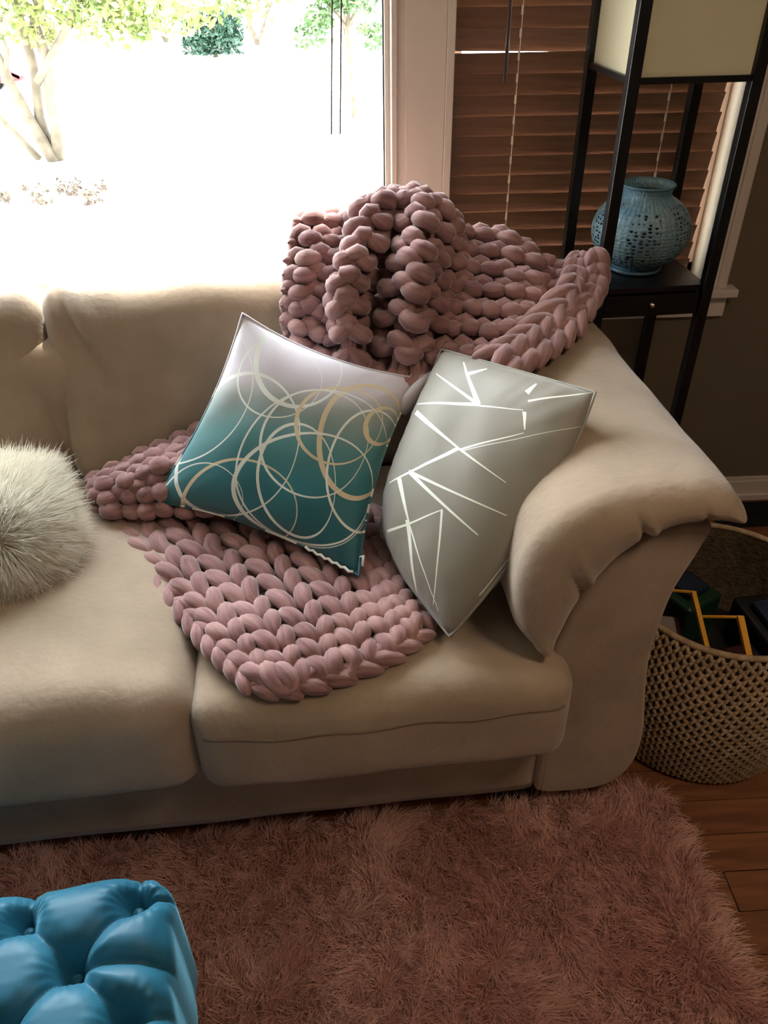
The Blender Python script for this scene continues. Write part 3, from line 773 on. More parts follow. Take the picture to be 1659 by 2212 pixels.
fi = rs.choice(len(Fa), NS, p=pr); u_, v_ = rs.rand(NS, 1), rs.rand(NS, 1)
P = a[fi]*(1-u_)*(1-v_)+b[fi]*u_*(1-v_)+c_[fi]*u_*v_+d[fi]*(1-u_)*v_
cen = S(fc); out = P-cen; out /= np.linalg.norm(out, axis=1, keepdims=True)
# fur parts from a swirl near the lower front, combed outward
swirl = S(fc+ax*.06-up_*.045+nn*.08)
cb = P-swirl; cb -= (cb@nf_)[:, None]*nf_; cb /= np.linalg.norm(cb, axis=1, keepdims=True)+1e-6
D = out*.65+cb*.55+rs.randn(NS, 3)*.18; D /= np.linalg.norm(D, axis=1, keepdims=True)
V, F, A = strands(P, D, 3, .052, .0022, 5, droop=.25, curl=.22)
o = big_mesh('fur', V, F, M_FUR, fp, A); o['kind'] = 'stuff'

# ------------------------------------------------------------------ knitted blanket
def knit(name, G, ncol, nrow, R, parent, D=.010, A_=.17, h=.72, purl=False, lift=.012, seed=0, samp=20, jit=.0):
    s = Surf(S(np.array(G))); rs = np.random.RandomState(seed); nr = 10
    VV = []; FF = []; UVs = []; off = 0
    for r in range(nrow):
        t = np.linspace(0, 2*PI*ncol, ncol*samp+1)
        k = t/(2*PI)
        jx = np.interp(k, np.arange(ncol+1), rs.randn(ncol+1)*.06); jy = np.interp(k*2, np.arange(2*ncol+1), rs.randn(2*ncol+1)*.07)
        u = (k+A_*np.sin(2*t)+jx)/ncol; v = (r+.5+h*np.cos(t)+jy)/nrow
        u = u*.97+.015; v = np.clip(v, -.04, 1.04)
        c = s(u, v); n = s.normal(u, v)
        z = -D*np.cos(2*t)*(-1 if purl else 1)+.35*D*np.cos(t)
        jz = np.interp(k*2, np.arange(2*ncol+1), rs.randn(2*ncol+1)*.0025)
        c = c+n*(lift+z+jz)[:, None]
        tg = np.gradient(c, axis=0); tg /= np.maximum(np.linalg.norm(tg, axis=1, keepdims=True), 1e-9)
        bn = np.cross(tg, n); bn /= np.maximum(np.linalg.norm(bn, axis=1, keepdims=True), 1e-9); n2 = np.cross(bn, tg)
        sg = -1 if purl else 1
        rad = R*(1+.20*-np.cos(2*t)*sg+.07*np.interp(k*2, np.arange(2*ncol+1), rs.randn(2*ncol+1)))
        rad = rad*np.sqrt(np.clip(np.minimum(np.arange(len(t)), len(t)-1-np.arange(len(t)))/6, .002, 1))
        an = np.arange(nr)*2*PI/nr
        ring = c[:, None]+(bn[:, None]*np.cos(an)[None, :, None]+n2[:, None]*np.sin(an)[None, :, None]*.92)*rad[:, None, None]
        VV.append(ring.reshape(-1, 3)); m = len(t)
        uvr = np.stack(np.broadcast_arrays((t/2)[:, None]+r*3.3, (an/(2*PI))[None, :]), -1); UVs.append(uvr.reshape(-1, 2))
        i = np.arange(m-1)[:, None]*nr; j = np.arange(nr)[None]
        FF.append(np.stack([i+j, i+(j+1) % nr, i+nr+(j+1) % nr, i+nr+j], -1).reshape(-1, 4)+off); off += m*nr
    return obj(name, np.concatenate(VV), np.concatenate(FF), M_YARN, parent, uv=np.concatenate(UVs))
def lobe(mb, uvs, c, d, n, ln, R, seed=0):
    """one plump stitch: a tapered, slightly bent tube"""
    d = Vector(d).normalized(); n = Vector(n).normalized(); pts = []; rr = []
    for k in range(9):
        t = k/8; a = PI*t
        pts.append(Vector(c)+d*(t-.5)*ln+n*(math.sin(a)*R*.5)); rr.append(R*(.35+.75*math.sin(a)**.7))
    n0 = len(mb.v); mb.tube(pts, rr, 8)
    for k in range(9):
        for j in range(8): uvs.append((k/8*1.5+seed, j/8))
def chain(name, pts, n, R, parent, nrm, ln=1.7, spread=.62, ang=.42, double=False):
    P = S(np.array(pts)); s = np.linspace(0, 1, n+1); C_ = catmull(P, s); mb = MB(); uvs = []
    nrm = np.array(nrm, float); nrm /= np.linalg.norm(nrm)
    for i in range(n):
        p = (C_[i]+C_[i+1])/2; tg = C_[i+1]-C_[i]; L_ = np.linalg.norm(tg); tg /= L_
        sd = np.cross(nrm, tg); sd /= np.linalg.norm(sd)
        for q in (-1, 1):
            d = tg*math.cos(ang)+sd*q*math.sin(ang)
            lobe(mb, uvs, p+sd*q*R*spread, d, nrm, L_*ln, R*(1+.1*math.sin(i*7+q)), i*2.3+q)
    return obj(name, mb.v, mb.f, M_YARN, parent, uv=uvs)
UP=[
 [(-0.010,1.840,0.904),(-0.010,1.770,1.004),(-0.036,1.670,0.945),(-0.049,1.620,0.894),(-0.059,1.580,0.829)],
 [(0.053,1.860,0.899),(0.053,1.790,0.999),(0.034,1.660,0.955),(0.013,1.600,0.888),(0.006,1.550,0.807)],
 [(0.109,1.870,0.886),(0.109,1.800,0.986),(0.095,1.690,0.942),(0.062,1.600,0.885),(0.068,1.530,0.791)],
 [(0.170,1.790,0.947),(0.170,1.720,1.047),(0.133,1.600,1.007),(0.088,1.530,0.935),(0.090,1.490,0.813)],
 [(0.226,1.830,0.949),(0.226,1.760,1.049),(0.211,1.740,0.971),(0.163,1.670,0.864),(0.135,1.520,0.770)],
 [(0.262,1.780,0.957),(0.262,1.710,1.057),(0.237,1.570,1.003),(0.210,1.500,0.916),(0.190,1.450,0.774)],
 [(0.321,1.810,0.921),(0.321,1.740,1.021),(0.305,1.650,0.945),(0.292,1.560,0.858),(0.266,1.420,0.779)],
 [(0.364,1.850,0.851),(0.364,1.780,0.951),(0.363,1.660,0.919),(0.353,1.540,0.853),(0.313,1.380,0.801)],
 [(0.439,1.850,0.849),(0.439,1.780,0.949),(0.436,1.640,0.912),(0.402,1.500,0.856),(0.345,1.340,0.818)],
 [(0.513,1.830,0.816),(0.513,1.760,0.916),(0.502,1.630,0.892),(0.456,1.520,0.855),(0.390,1.360,0.825)],
 [(0.576,1.790,0.778),(0.576,1.720,0.878),(0.560,1.640,0.860),(0.526,1.550,0.839),(0.472,1.440,0.823)],
 [(0.638,1.750,0.835),(0.638,1.680,0.935),(0.640,1.655,0.908),(0.639,1.630,0.875),(0.621,1.590,0.849)]]
SEAT=[
 [(-0.485,1.427,0.525),(-0.387,1.287,0.525),(-0.281,1.141,0.525),(-0.203,1.007,0.527),(-0.126,0.906,0.520)],
 [(-0.355,1.472,0.525),(-0.270,1.320,0.530),(-0.179,1.162,0.530),(-0.107,1.010,0.535),(-0.054,0.898,0.520)],
 [(-0.185,1.506,0.525),(-0.120,1.333,0.530),(-0.056,1.182,0.535),(-0.001,1.033,0.535),(0.028,0.921,0.520)],
 [(-0.040,1.526,0.525),(0.016,1.365,0.530),(0.062,1.202,0.530),(0.093,1.063,0.530),(0.114,0.954,0.525)],
 [(0.088,1.529,0.525),(0.115,1.370,0.530),(0.128,1.223,0.530),(0.157,1.094,0.530),(0.173,0.998,0.525)]]
FOLD=[
 [(-0.495,1.475,0.545),(-0.481,1.425,0.565),(-0.474,1.389,0.545)],
 [(-0.414,1.488,0.575),(-0.383,1.408,0.600),(-0.379,1.372,0.550)],
 [(-0.344,1.504,0.600),(-0.311,1.411,0.620),(-0.306,1.356,0.555)],
 [(-0.264,1.529,0.620),(-0.232,1.419,0.630),(-0.221,1.347,0.560)],
 [(-0.155,1.560,0.630),(-0.129,1.431,0.640),(-0.116,1.352,0.570)]]
bk = thing('knit_blanket', 'chunky mauve pink hand-knit blanket draped over the sofa corner and seat', 'blanket', S((.1, 1.4, .5)), SA)
SE = np.array(SEAT); SE[..., 2] -= .022
UPa = np.array(UP)
knit('draped_panel', UPa, 17, 10, .0160, bk, D=.013, purl=True, lift=.0, seed=2)
knit('seat_panel', SE, 6, 13, .0142, bk, D=.010, lift=.006, seed=4, h=.80, A_=.19)
knit('folded_panel', FOLD, 8, 4, .0165, bk, D=.009, purl=True, lift=.0, seed=6)
chain('edge_braid', [tuple(p) for p in SE[0]], 15, .0125, bk, (0, 0, 1))
fr = [tuple(SE[i][4]) for i in range(5)]; chain('edge_braid', fr, 8, .0135, bk, (0, -.4, 1))
chain('edge_braid', [tuple(p) for p in SE[4][1:]], 9, .0125, bk, (0, 0, 1))
chain('edge_braid', [(.645, 1.665, .935), (.640, 1.62, .885), (.60, 1.56, .862), (.52, 1.455, .850), (.44, 1.375, .842), (.365, 1.325, .832)], 11, .0165, bk, (.1, -.3, 1), ln=1.9)
chain('edge_braid', [(.625, 1.70, .915), (.60, 1.65, .90), (.57, 1.58, .885), (.49, 1.475, .868), (.42, 1.40, .858), (.345, 1.345, .845)], 10, .0165, bk, (.1, -.3, 1), ln=1.9)

# ------------------------------------------------------------------ rug
rg = thing('shag_rug', 'dusty pink long-pile shag rug on the wooden floor in front of the sofa', 'rug', S((-.25, .1, 0)), SA)
RX0, RX1, RY0, RY1 = -1.3, .70, -.8, .955
V, F = soft_box((RX0, RY0, 0), (RX1, RY1, .012), .005, n=(10, 10, 2)); obj('backing', S(V), F, M_RUGB, rg)
rs = np.random.RandomState(11)
def pile(x0, x1, y0, y1, n, ln, wd, seed):
    rs = np.random.RandomState(seed)
    x = x0+(x1-x0)*rs.rand(n); y_ = y0+(y1-y0)*rs.rand(n)
    # round the far corner
    P = np.stack([x, y_, np.full(n, .010)], 1)
    cx, cy, rr = RX1-.05, RY1-.05, .05
    k = ~((x > cx) & (y_ > cy) & (np.hypot(x-cx, y_-cy) > rr)); P = P[k]; n = len(P)
    # tufts: strands lean together with their neighbours
    fx = np.array([noise.noise_vector(Vector((p[0]*9, p[1]*9, 2.)))[:2] for p in P[::1]])
    fy = np.array([noise.noise_vector(Vector((p[0]*38, p[1]*38, 5.)))[:2] for p in P[::1]])
    D = np.stack([fx[:, 0]*.6+fy[:, 0]*.9, fx[:, 1]*.6-.15+fy[:, 1]*.9, np.full(n, .8)], 1)+rs.randn(n, 3)*.12
    e = np.clip((P[:, 0]-(RX1-.04))/.04, 0, 1); D[:, 0] += e*.5
    e = np.clip((P[:, 1]-(RY1-.04))/.04, 0, 1); D[:, 1] += e*.3
    D /= np.linalg.norm(D, axis=1, keepdims=True)
    cl = np.concatenate([fx*.5, np.zeros((n, 1))], 1)
    V, F, A = strands(P, D, 3, ln, wd, seed, droop=.55, curl=.22, clump=cl)
    V[:, 2] = np.maximum(V[:, 2], .004)
    return S(V), F, A
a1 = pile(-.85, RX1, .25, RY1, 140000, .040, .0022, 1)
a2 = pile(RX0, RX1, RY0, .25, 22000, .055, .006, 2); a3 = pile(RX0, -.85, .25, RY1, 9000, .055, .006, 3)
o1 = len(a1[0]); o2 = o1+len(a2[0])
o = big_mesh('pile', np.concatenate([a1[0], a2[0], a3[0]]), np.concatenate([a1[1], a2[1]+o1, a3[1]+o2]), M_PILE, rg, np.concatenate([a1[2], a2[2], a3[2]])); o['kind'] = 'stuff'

# ------------------------------------------------------------------ tufted ottoman
OT = math.radians(7.5); oc, os_ = math.cos(OT), math.sin(OT)
OX, OY, OZ = -.292, .640, .42                       # far right corner
def OW(p):                                           # ottoman local (x left negative, y toward camera negative)
    x, y_, z = p; return np.array((OX+oc*x-os_*y_, OY+os_*x+oc*y_, z))
ot = thing('ottoman', 'teal velvet button-tufted ottoman on the pink rug at lower left', 'ottoman', OW((-.45, -.3, 0)), OT)
DX, DY = .150, .078
btn = []
for r in range(8):
    for q in range(8):
        bx = -.048-q*DX-(DX/2 if r % 2 else 0); by = -.042-r*DY
        if bx > -.88 and by > -.58: btn.append((bx, by))
segs = []
for i, (ax_, ay) in enumerate(btn):
    for (bx, by) in btn[i+1:]:
        if abs(abs(ax_-bx)-DX/2) < .01 and abs(abs(ay-by)-DY) < .01: segs.append((ax_, ay, bx, by))
for (bx, by) in btn:
    if by > -.06: segs.append((bx, by, bx+.004, .02)); 
    if bx > -.06: segs.append((bx, by, .02, by+.004))
    elif bx > -.14: segs.append((bx, by, .02, by-.02))
SG = np.array(segs); BT = np.array(btn)
V, F = soft_box((-.9, -.60, .12), (0, 0, OZ), .050, (.006, .006, .012), n=(240, 170, 24))
out_ = V.copy()
top = V[:, 2] > .33
Pxy = V[:, :2]
dmin = np.full(len(V), 9.); 
for s in SG:
    a = s[:2]; d = s[2:]-a; t = np.clip(((Pxy-a)@d)/(d@d), 0, 1); dd = np.linalg.norm(Pxy-(a+t[:, None]*d), axis=1); dmin = np.minimum(dmin, dd)
bmin = np.min(np.linalg.norm(Pxy[:, None]-BT[None], axis=2), axis=1)
nb = BT[np.argmin(np.linalg.norm(Pxy[:, None]-BT[None], axis=2), axis=1)]; bang = np.arctan2(Pxy[:, 1]-nb[:, 1], Pxy[:, 0]-nb[:, 0])
wgt = np.clip((V[:, 2]-.34)/.04, 0, 1)
ang = np.arctan2(Pxy[:, 1]*40, Pxy[:, 0]*40)
dz = .007*np.exp(-(dmin/.0035)**2)+.013*np.exp(-(dmin/.016)**2)+.050*np.exp(-(bmin/.020)**2)+.0022*np.clip(1-bmin/.055, 0, 1)*np.sin(18*bang)
pill = .010*np.clip(bmin/.06, 0, 1)
out_[:, 2] += wgt*(-dz+pill*.8)
# side pleats
sd = (V[:, 2] < .40); k = (V[:, 0] > -.012); out_[:, 0] += k*sd*(.004*np.abs(np.sin(V[:, 1]*PI/DY)))
k = V[:, 1] > -.012; out_[:, 1] += k*sd*(.004*np.abs(np.sin(V[:, 0]*PI/DX)))
V = np.array([OW(p) for p in out_])
obj('tufted_top', V, F, M_VELVET, ot)
V2, F2 = soft_box((-.885, -.585, .05), (-.015, -.015, .20), .02, n=(20, 14, 4)); obj('lower_box', np.array([OW(p) for p in V2]), F2, M_VELVET, ot)
for (fx_, fy_) in ((-.06, -.06), (-.84, -.06), (-.06, -.54), (-.84, -.54)):
    mb = MB().lathe([(.018, 0), (.026, .06)], (*OW((fx_, fy_, 0))[:2], 0), 12); mb.build('leg', M_BLACKLEG, ot, smooth=True)
for (bx, by) in btn:
    p = OW((bx, by, OZ-.050)); mb = MB().lathe([(.0085, -.004), (.008, .001), (.005, .0035), (0, .0045)], p, 12); mb.build('button', M_VELVET, ot, smooth=True)

# ------------------------------------------------------------------ floor lamp
LA = .058; LC = (.712, 1.905); LW = .2606/2
lc, ls = math.cos(LA), math.sin(LA)
def LWp(p): return np.array((LC[0]+lc*p[0]-ls*p[1], LC[1]+ls*p[0]+lc*p[1], p[2]))
lamp = thing('floor_lamp', 'tall black wooden shelf floor lamp with square cream shade behind the sofa arm', 'lamp', (*LC, 0), LA)
pw = .0125
for sx, sy in ((-1,-1),(1,-1),(-1,1),(1,1)):
    MB().box((sx*LW-pw, sy*LW-pw, 0), (sx*LW+pw, sy*LW+pw, 1.60), LWp).build('post', M_LAMP, lamp, bevel=.0015)
ZS, ZD, ZB = .830, .757, 1.268
e = LW-pw
MB().box((-LW, -LW, ZS-.014), (LW, LW, ZS), LWp).build('shelf', M_LAMP, lamp, bevel=.001)
MB().box((-e, -e, ZD), (e, e, ZS-.015), LWp).build('drawer_box', M_LAMP, lamp)
dr = MB().box((-e+.003, -LW-.006, ZD+.004), (e-.003, -e-.001, ZS-.018), LWp).build('drawer', M_LAMP, lamp, bevel=.001)
kp = LWp((0, -LW-.012, (ZS+ZD)/2-.003)); 
kb = MB(); kb.lathe([(0, -.007), (.005, -.006), (.0075, -.001), (.006, .004), (0, .006)], kp, 14); kb.build('knob', M_KNOB, dr, smooth=True)['label'] = 'small round nickel knob'
MB().box((-LW, -LW, .28), (LW, LW, .295), LWp).build('shelf', M_LAMP, lamp)
for zz in (ZB, 1.575):
    r_ = MB()
    for a_, b_ in (((-e, -LW-.008), (e, -LW+.008)), ((-e, LW-.008), (e, LW+.008)), ((-LW-.008, -e), (-LW+.008, e)), ((LW-.008, -e), (LW+.008, e))):
        r_.box((a_[0], a_[1], zz-.012), (b_[0], b_[1], zz), LWp)
    r_.build('shade_rail', M_LAMP, lamp)
sh = MB(); q = LW-.002
sh.box((-e, -q-.001, ZB), (e, -q, 1.563), LWp); sh.box((-e, q, ZB), (e, q+.001, 1.563), LWp); sh.box((-q-.001, -e, ZB), (-q, e, 1.563), LWp); sh.box((q, -e, ZB), (q+.001, e, 1.563), LWp)
sh.build('lamp_shade', M_SHADE, lamp)
mb = MB(); mb.lathe([(.0, 0), (.013, 0), (.015, .04), (.03, .075), (.026, .11), (0, .125)], LWp((0, 0, 1.36)), 16); mb.build('bulb', M_CEIL, lamp, smooth=True)
MB().box((-e, -.006, 1.345), (e, .006, 1.36), LWp).build('bulb_bar', M_LAMP, lamp)
# vase
vz = ZS
prof = [(.050, .0), (.058, .002), (.060, .008), (.056, .013)]
for k in range(2, 25):
    a = -PI/2+PI*(k+1.6)/27.5; prof.append((.116*math.cos(a)**.88, .094+.089*math.sin(a)))
prof = [p for p in prof if not (p[1] > .14 and p[0] < .058)]
prof += [(.057, .176), (.056, .183), (.058, .192), (.060, .199)]
vc = LWp((.0, .0, ZS+.0005))
vs = thing('lantern_vase', 'round pierced blue metal lantern vase on the lamp shelf', 'vase', vc, .6)
n_ = 72; V = []; UV = []
for i, (r_, z_) in enumerate(prof):
    for k in range(n_+1):
        a = 2*PI*k/n_; V.append((vc[0]+r_*math.cos(a), vc[1]+r_*math.sin(a), vc[2]+z_)); UV.append((k/n_, z_/.199))
F = [(i*(n_+1)+k, i*(n_+1)+k+1, (i+1)*(n_+1)+k+1, (i+1)*(n_+1)+k) for i in range(len(prof)-1) for k in range(n_)]
o = obj('body', V, F, M_VASE, vs, uv=UV); md = o.modifiers.new('thick', 'SOLIDIFY'); md.thickness = .002; md.offset = -1
M_VRIM = mat('blue_metal_rim', (.09, .19, .25), .4, metal=.2)
MB().tube([(vc[0]+.0605*math.cos(a*PI/24), vc[1]+.0605*math.sin(a*PI/24), vc[2]+.199) for a in range(48)], .0028, 6, closed=True).build('rim', M_VRIM, vs, smooth=True)
MB().tube([(vc[0]+(.060)*math.cos(a*PI/24), vc[1]+(.060)*math.sin(a*PI/24), vc[2]+.006) for a in range(48)], .0050, 6, closed=True).build('foot_ring', M_VRIM, vs, smooth=True)
MB().lathe([(0, .008), (.057, .008)], vc, 24).build('bottom', M_VRIM, vs)

# ------------------------------------------------------------------ woven basket and its contents
BC = (.772, 1.215); BR_, BH = .222, .392
bs = thing('woven_basket', 'large round woven seagrass storage basket beside the sofa arm', 'basket', (*BC, 0))
M_SEA = mat('seagrass_strands', (.50, .37, .235), .75, .5, 220, col2=(.33, .235, .14), vscale=40)
def brad(z):
    t = z/BH; return BR_*(.955+.13*math.sin(min(1, t*1.0)*PI)*.9-.0*t) if t > 0 else BR_*.95
na, nz = 62, 30
strand_v = []; strand_f = []
# each slanting strand wraps over its neighbours: short plump dashes laid like chain stitch in rows
mbk = MB()
for rrow in range(nz):
    z0 = .008+(BH-.02)*rrow/nz
    for q in range(na):
        a0 = 2*PI*(q+.5*(rrow % 2))/na
        for s_ in (-1, 1):
            pts = []
            for k in range(4):
                t = k/3; a = a0+s_*(2*PI/na)*(.22-.36*(t-.5)); z_ = z0+(t-.15)*.021
                rr_ = brad(min(BH, max(.001, z_)))+.0035*math.sin(PI*t)
                pts.append((BC[0]+rr_*math.cos(a), BC[1]+rr_*math.sin(a), max(.003, z_)))
            mbk.tube(pts, [.0022, .0042, .0042, .0022], 5)
o = mbk.build('weave', M_SEA, bs, smooth=True); o['kind'] = 'stuff'
# inner wall
n_ = 64; V = []; ni = 26
for i in range(ni):
    z_ = .01+(BH-.015)*i/(ni-1)
    for k in range(n_*2):
        a = 2*PI*k/(n_*2); V.append((BC[0]+(brad(z_)-.006+.002*math.sin(k*PI+i*PI))*math.cos(a), BC[1]+(brad(z_)-.006+.002*math.sin(k*PI+i*PI))*math.sin(a), z_))
F = grid = [(i*n_*2+k, i*n_*2+(k+1) % (n_*2), (i+1)*n_*2+(k+1) % (n_*2), (i+1)*n_*2+k) for i in range(ni-1) for k in range(n_*2)]
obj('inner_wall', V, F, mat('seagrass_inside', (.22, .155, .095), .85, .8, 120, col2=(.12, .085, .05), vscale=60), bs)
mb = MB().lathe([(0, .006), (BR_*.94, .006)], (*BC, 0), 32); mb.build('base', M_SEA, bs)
rb = brad(BH)
MB().tube([(BC[0]+rb*math.cos(a*PI/40), BC[1]+rb*math.sin(a*PI/40), BH-.003) for a in range(80)], .0065, 8, closed=True).build('rim', M_SEA, bs, smooth=True)
# contents: toys
ly = thing('toy_ladder', 'yellow toy ladder frame sticking up inside the woven basket', 'toy', (.70, 1.13, .2))
def bar(pts, r, m, par, name): 
    mb = MB().tube(pts, r, 4); return mb.build(name, m, par)
bar([(.708, 1.215, .372), (.696, 1.085, .335), (.690, 1.06, .22)], .0065, M_YEL, ly, 'rail')
bar([(.775, 1.135, .372), (.762, 1.045, .345), (.756, 1.03, .24)], .0085, M_YEL, ly, 'rail')
bar([(.708, 1.155, .358), (.775, 1.135, .372)], .003, M_YEL, ly, 'rung'); bar([(.655, 1.225, .372), (.708, 1.215, .372)], .003, M_YEL, ly, 'rung')
bar([(.692, 1.068, .26), (.758, 1.036, .27)], .003, M_YEL, ly, 'rung')
def toybox(nm, lab, m, lo_, hi_, rz, m2):
    c = ((lo_[0]+hi_[0])/2, (lo_[1]+hi_[1])/2, lo_[2]); t = thing(nm, lab, 'toy', c, rz)
    ro = lambda p: (c[0]+(p[0]-c[0])*math.cos(rz)-(p[1]-c[1])*math.sin(rz), c[1]+(p[0]-c[0])*math.sin(rz)+(p[1]-c[1])*math.cos(rz), p[2])
    MB().box(lo_, hi_, ro).build('body', m, t, bevel=.008)
    hx, hy = (hi_[0]-lo_[0]), (hi_[1]-lo_[1])
    MB().box((lo_[0]+hx*.2, lo_[1]+hy*.2, hi_[2]), (hi_[0]-hx*.2, hi_[1]-hy*.2, hi_[2]+.02), ro).build('top', m2, t, bevel=.006)
toybox('toy_truck', 'dark navy toy behind the ladder in the basket', M_NAVY, (.73, 1.09, .17), (.86, 1.17, .25), .2, M_PLUM)
toybox('toy_crate', 'dark maroon toy at the basket\'s left side', M_PLUM, (.60, 1.12, .18), (.69, 1.24, .29), -.2, M_GREY)
toybox('toy_block', 'dark green toy at the far side inside the basket', M_GREEN, (.69, 1.25, .18), (.80, 1.36, .30), .5, M_NAVY)
toybox('toy_bin', 'black toy filling the right side of the basket', M_DARK, (.86, 1.10, .17), (.95, 1.30, .28), .1, M_NAVY)
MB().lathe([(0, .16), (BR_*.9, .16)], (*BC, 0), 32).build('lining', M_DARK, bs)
# flat black panel with fins on the floor by the wall
fr_ = thing('floor_panel', 'black finned panel on the floor by the baseboard behind the basket', 'vent', (1.32, 1.97, 0))
MB().box((1.13, 1.90, .001), (1.58, 2.03, .006)).build('frame', M_DARK, fr_)
for k in range(10): MB().box((1.15, 1.907+k*.012, .006), (1.56, 1.911+k*.012, .011)).build('fin', M_DARK, fr_)

# ------------------------------------------------------------------ outdoors
GZ = -.5
struct('trim_5', MB().box((-60, WY+.2, GZ-.1), (60, 110, GZ)), M_CONC); bpy.data.objects['trim_5'].name = 'ground'
struct('ground_back', MB().box((-40, -60, GZ-.1), (40, YB-.2, GZ)), M_CONC)
def leaves(name, centers, n, size, m, parent, seed, flat=.0):
    rs = np.random.RandomState(seed); C_ = np.array(centers); k = rs.randint(0, len(C_), n)
    P = C_[k, :3]+np.clip(rs.randn(n, 3), -1.6, 1.6)*C_[k, 3:4]*.5
    P[:, 2] = np.maximum(P[:, 2], GZ+.03)
    a = rs.randn(n, 3); a /= np.linalg.norm(a, axis=1, keepdims=True); b = np.cross(a, rs.randn(n, 3)); b /= np.linalg.norm(b, axis=1, keepdims=True)
    s = size*(.6+.8*rs.rand(n, 1)); V = np.stack([P-a*s, P-b*s*.45, P+a*s, P+b*s*.45], 1).reshape(-1, 3)
    F = np.arange(4*n).reshape(-1, 4); o = big_mesh(name, V, F, m, parent, np.zeros(4*n)); o['kind'] = 'stuff'; return o
def limb(mb, p, q, r0, r1, seed, n=7, wob=.06):
    p, q = Vector(p), Vector(q); rs = random.Random(seed); pts = []; rr = []
    for k in range(n):
        t = k/(n-1); w_ = wob*math.sin(PI*t); pts.append(p.lerp(q, t)+Vector((rs.uniform(-w_, w_), rs.uniform(-w_, w_), 0))); rr.append(r0+(r1-r0)*t)
    mb.tube(pts, rr, 8)
# multi-stemmed tree at left
tr = thing('crepe_myrtle', 'pale multi-stemmed tree with green leaves outside at the left of the window', 'tree', (-3.3, 9.6, GZ))
for i, (p, q, r0) in enumerate((((-3.26, 9.7, GZ), (-3.9, 9.5, 1.6), .07), ((-3.22, 9.75, GZ), (-2.9, 9.4, 1.5), .07), ((-3.30, 9.8, GZ), (-3.25, 9.6, 2.2), .06), ((-3.20, 9.6, .3), (-1.9, 9.2, 1.7), .045), ((-3.45, 9.8, GZ), (-4.6, 9.9, 1.2), .04), ((-3.55, 9.6, .3), (-3.2, 9.3, 1.3), .03))):
    mb = MB(); limb(mb, p, q, r0, r0*.6, i); mb.build('stem', M_BARK, tr, smooth=True)
rs = np.random.RandomState(8)
cc = [(-3.4+rs.randn()*1.2, 9.6+rs.randn()*.7, 1.6+abs(rs.randn())*.5, .45) for _ in range(40)]+[(-3.9, 9.6, .95, .3), (-2.2, 9.2, 1.0, .22), (-3.2, 9.5, 1.2, .2)]+[(-3.6+.17*k+rs.randn()*.08, 9.4+rs.randn()*.2, 1.02+rs.randn()*.09+.04*math.sin(k), .24) for k in range(17)]
leaves('foliage', cc, 9000, .05, M_LEAFY, tr, 5)
# bright shrubs across the road
for i, (x, y_, h_, w_, m_) in enumerate(((-6.6, 20.5, 1.3, .8, M_LEAFY), (-4.2, 22.5, 1.5, .75, M_LEAFG), (-1.9, 21.5, 1.2, .75, M_LEAFY), (.2, 23.5, 1.6, .75, M_LEAFY), (2.6, 22, 1.4, .7, M_LEAFG))):
    sb = thing('shrub', ('yellow-green shrub seen through the bare tree stems', 'bright green shrub right of the tree crown', 'yellow-green shrub at the middle of the window top', 'yellow-green shrub left of the pull cords', 'green shrub at the window right edge')[i], 'shrub', (x, y_, GZ), 0, 'shrubs across the road')
    mb = MB()
    for k in range(4): limb(mb, (x, y_, GZ), (x+rnd.uniform(-.8, .8), y_+rnd.uniform(-.5, .5), h_*.6), .04, .02, i*9+k)
    mb.build('stem', M_BARK, sb, smooth=True)
    rs = np.random.RandomState(i+40)
    cc = [(x+np.clip(rs.randn(), -1.1, 1.1)*w_*.8, y_+rs.randn()*.4, .75+rs.rand()*h_*.7, .5) for _ in range(16)]
    leaves('foliage', cc, 3200, .075, m_, sb, i+60)
eg = thing('evergreen_bush', 'small dark evergreen bush standing at the far side of the road', 'shrub', (-2.6, 19.3, GZ))
mb = MB(); limb(mb, (-2.6, 19.3, GZ), (-2.6, 19.3, .3), .05, .03, 3); mb.build('stem', M_BARK, eg, smooth=True)
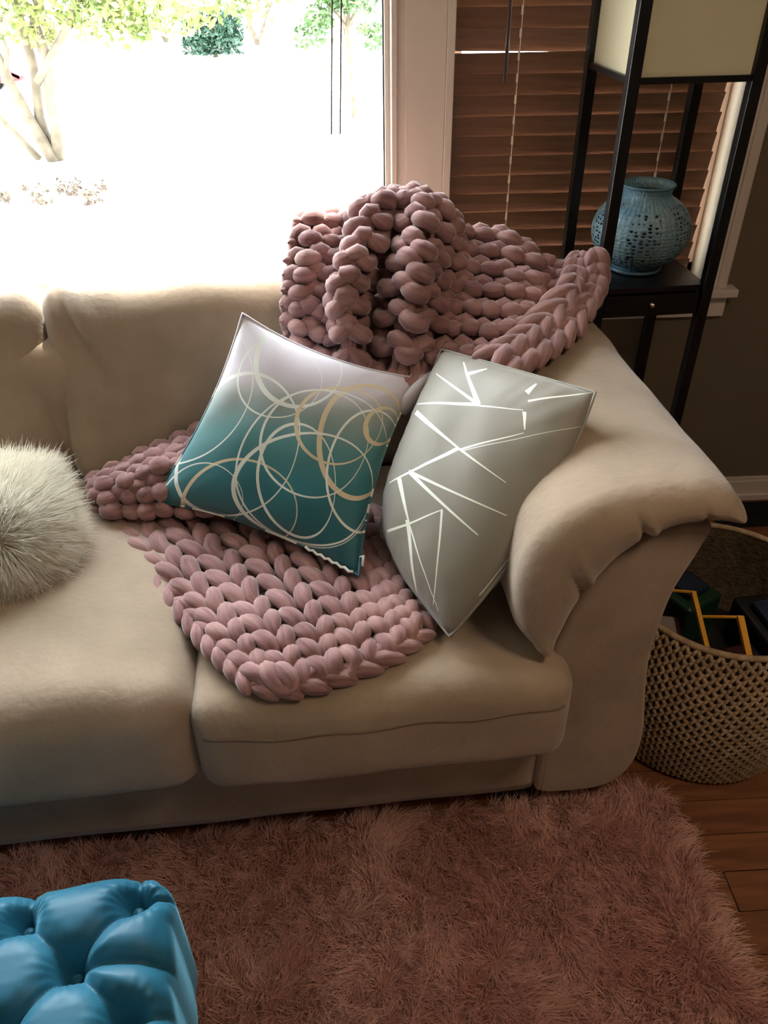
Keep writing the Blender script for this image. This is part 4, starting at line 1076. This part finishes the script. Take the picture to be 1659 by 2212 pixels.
leaves('foliage', [(-2.6+dx, 19.3, GZ+.32+dz, .3) for dx in (-.4, -.15, .1, .35) for dz in (0, .25)], 3500, .06, M_LEAFD, eg, 21)
yt = thing('young_tree', 'young fresh green tree behind the pull cords at the right of the window', 'tree', (.2, 12.0, GZ))
mb = MB(); limb(mb, (.18, 12.0, GZ+.0), (.1, 12, 1.4), .035, .03, 5, wob=.02); limb(mb, (.15, 12, .5), (-.5, 12, 1.5), .02, .01, 6); limb(mb, (.15, 12, .6), (.6, 12, 1.5), .02, .01, 7); mb.build('stem', M_BARK, yt, smooth=True)
rs = np.random.RandomState(77)
cc = [(.1+rs.randn()*.38, 12+rs.randn()*.3, .45+rs.rand()*1.2, .2) for _ in range(22)]
leaves('foliage', cc, 2600, .05, M_LEAFG, yt, 22)
fb = thing('flower_bed', 'low russet flowering plants in the bed below the tree', 'plant', (-2.9, 8.0, GZ))
rs = np.random.RandomState(9)
leaves('foliage', [(-3.3+rs.rand()*1.0, 7.7+rs.rand()*.7, GZ+.06, .07) for _ in range(16)], 420, .03, M_LEAFR, fb, 23)
# parked car, mostly out of the frame at left
car = thing('car', 'red car parked beyond the tree at the left edge of the window', 'car', (-7.2, 14.2, GZ))
bp_ = [(-9.3, .35), (-9.25, .75), (-8.6, .88), (-8.0, 1.32), (-6.6, 1.36), (-5.9, .95), (-5.2, .85), (-4.95, .6), (-4.95, .32)]
ys, ins = round_ends(13.35, 15.05, .08, 4, 3); V, F = loft([(x, z+GZ) for x, z in bp_], ys, ins, npts=54); obj('body', V, F, M_CARR, car)
MB().add([(-7.9, 13.33, 1.22+GZ), (-6.7, 13.33, 1.26+GZ), (-6.2, 13.33, .95+GZ), (-8.3, 13.33, .92+GZ)], [(0, 1, 2, 3)]).build('side_window', M_CGL, car)
for x in (-8.5, -5.75):
    for y_ in (13.38, 14.95):
        mb = MB(); mb.tube([(x, y_-.1, GZ+.31), (x, y_+.1, GZ+.31)], .31, 20); mb.build('wheel', M_TYRE, car, smooth=False)
for _m in list(bpy.data.objects):
    if _m.type == 'MESH' and _m.users_collection == () : bpy.data.objects.remove(_m)
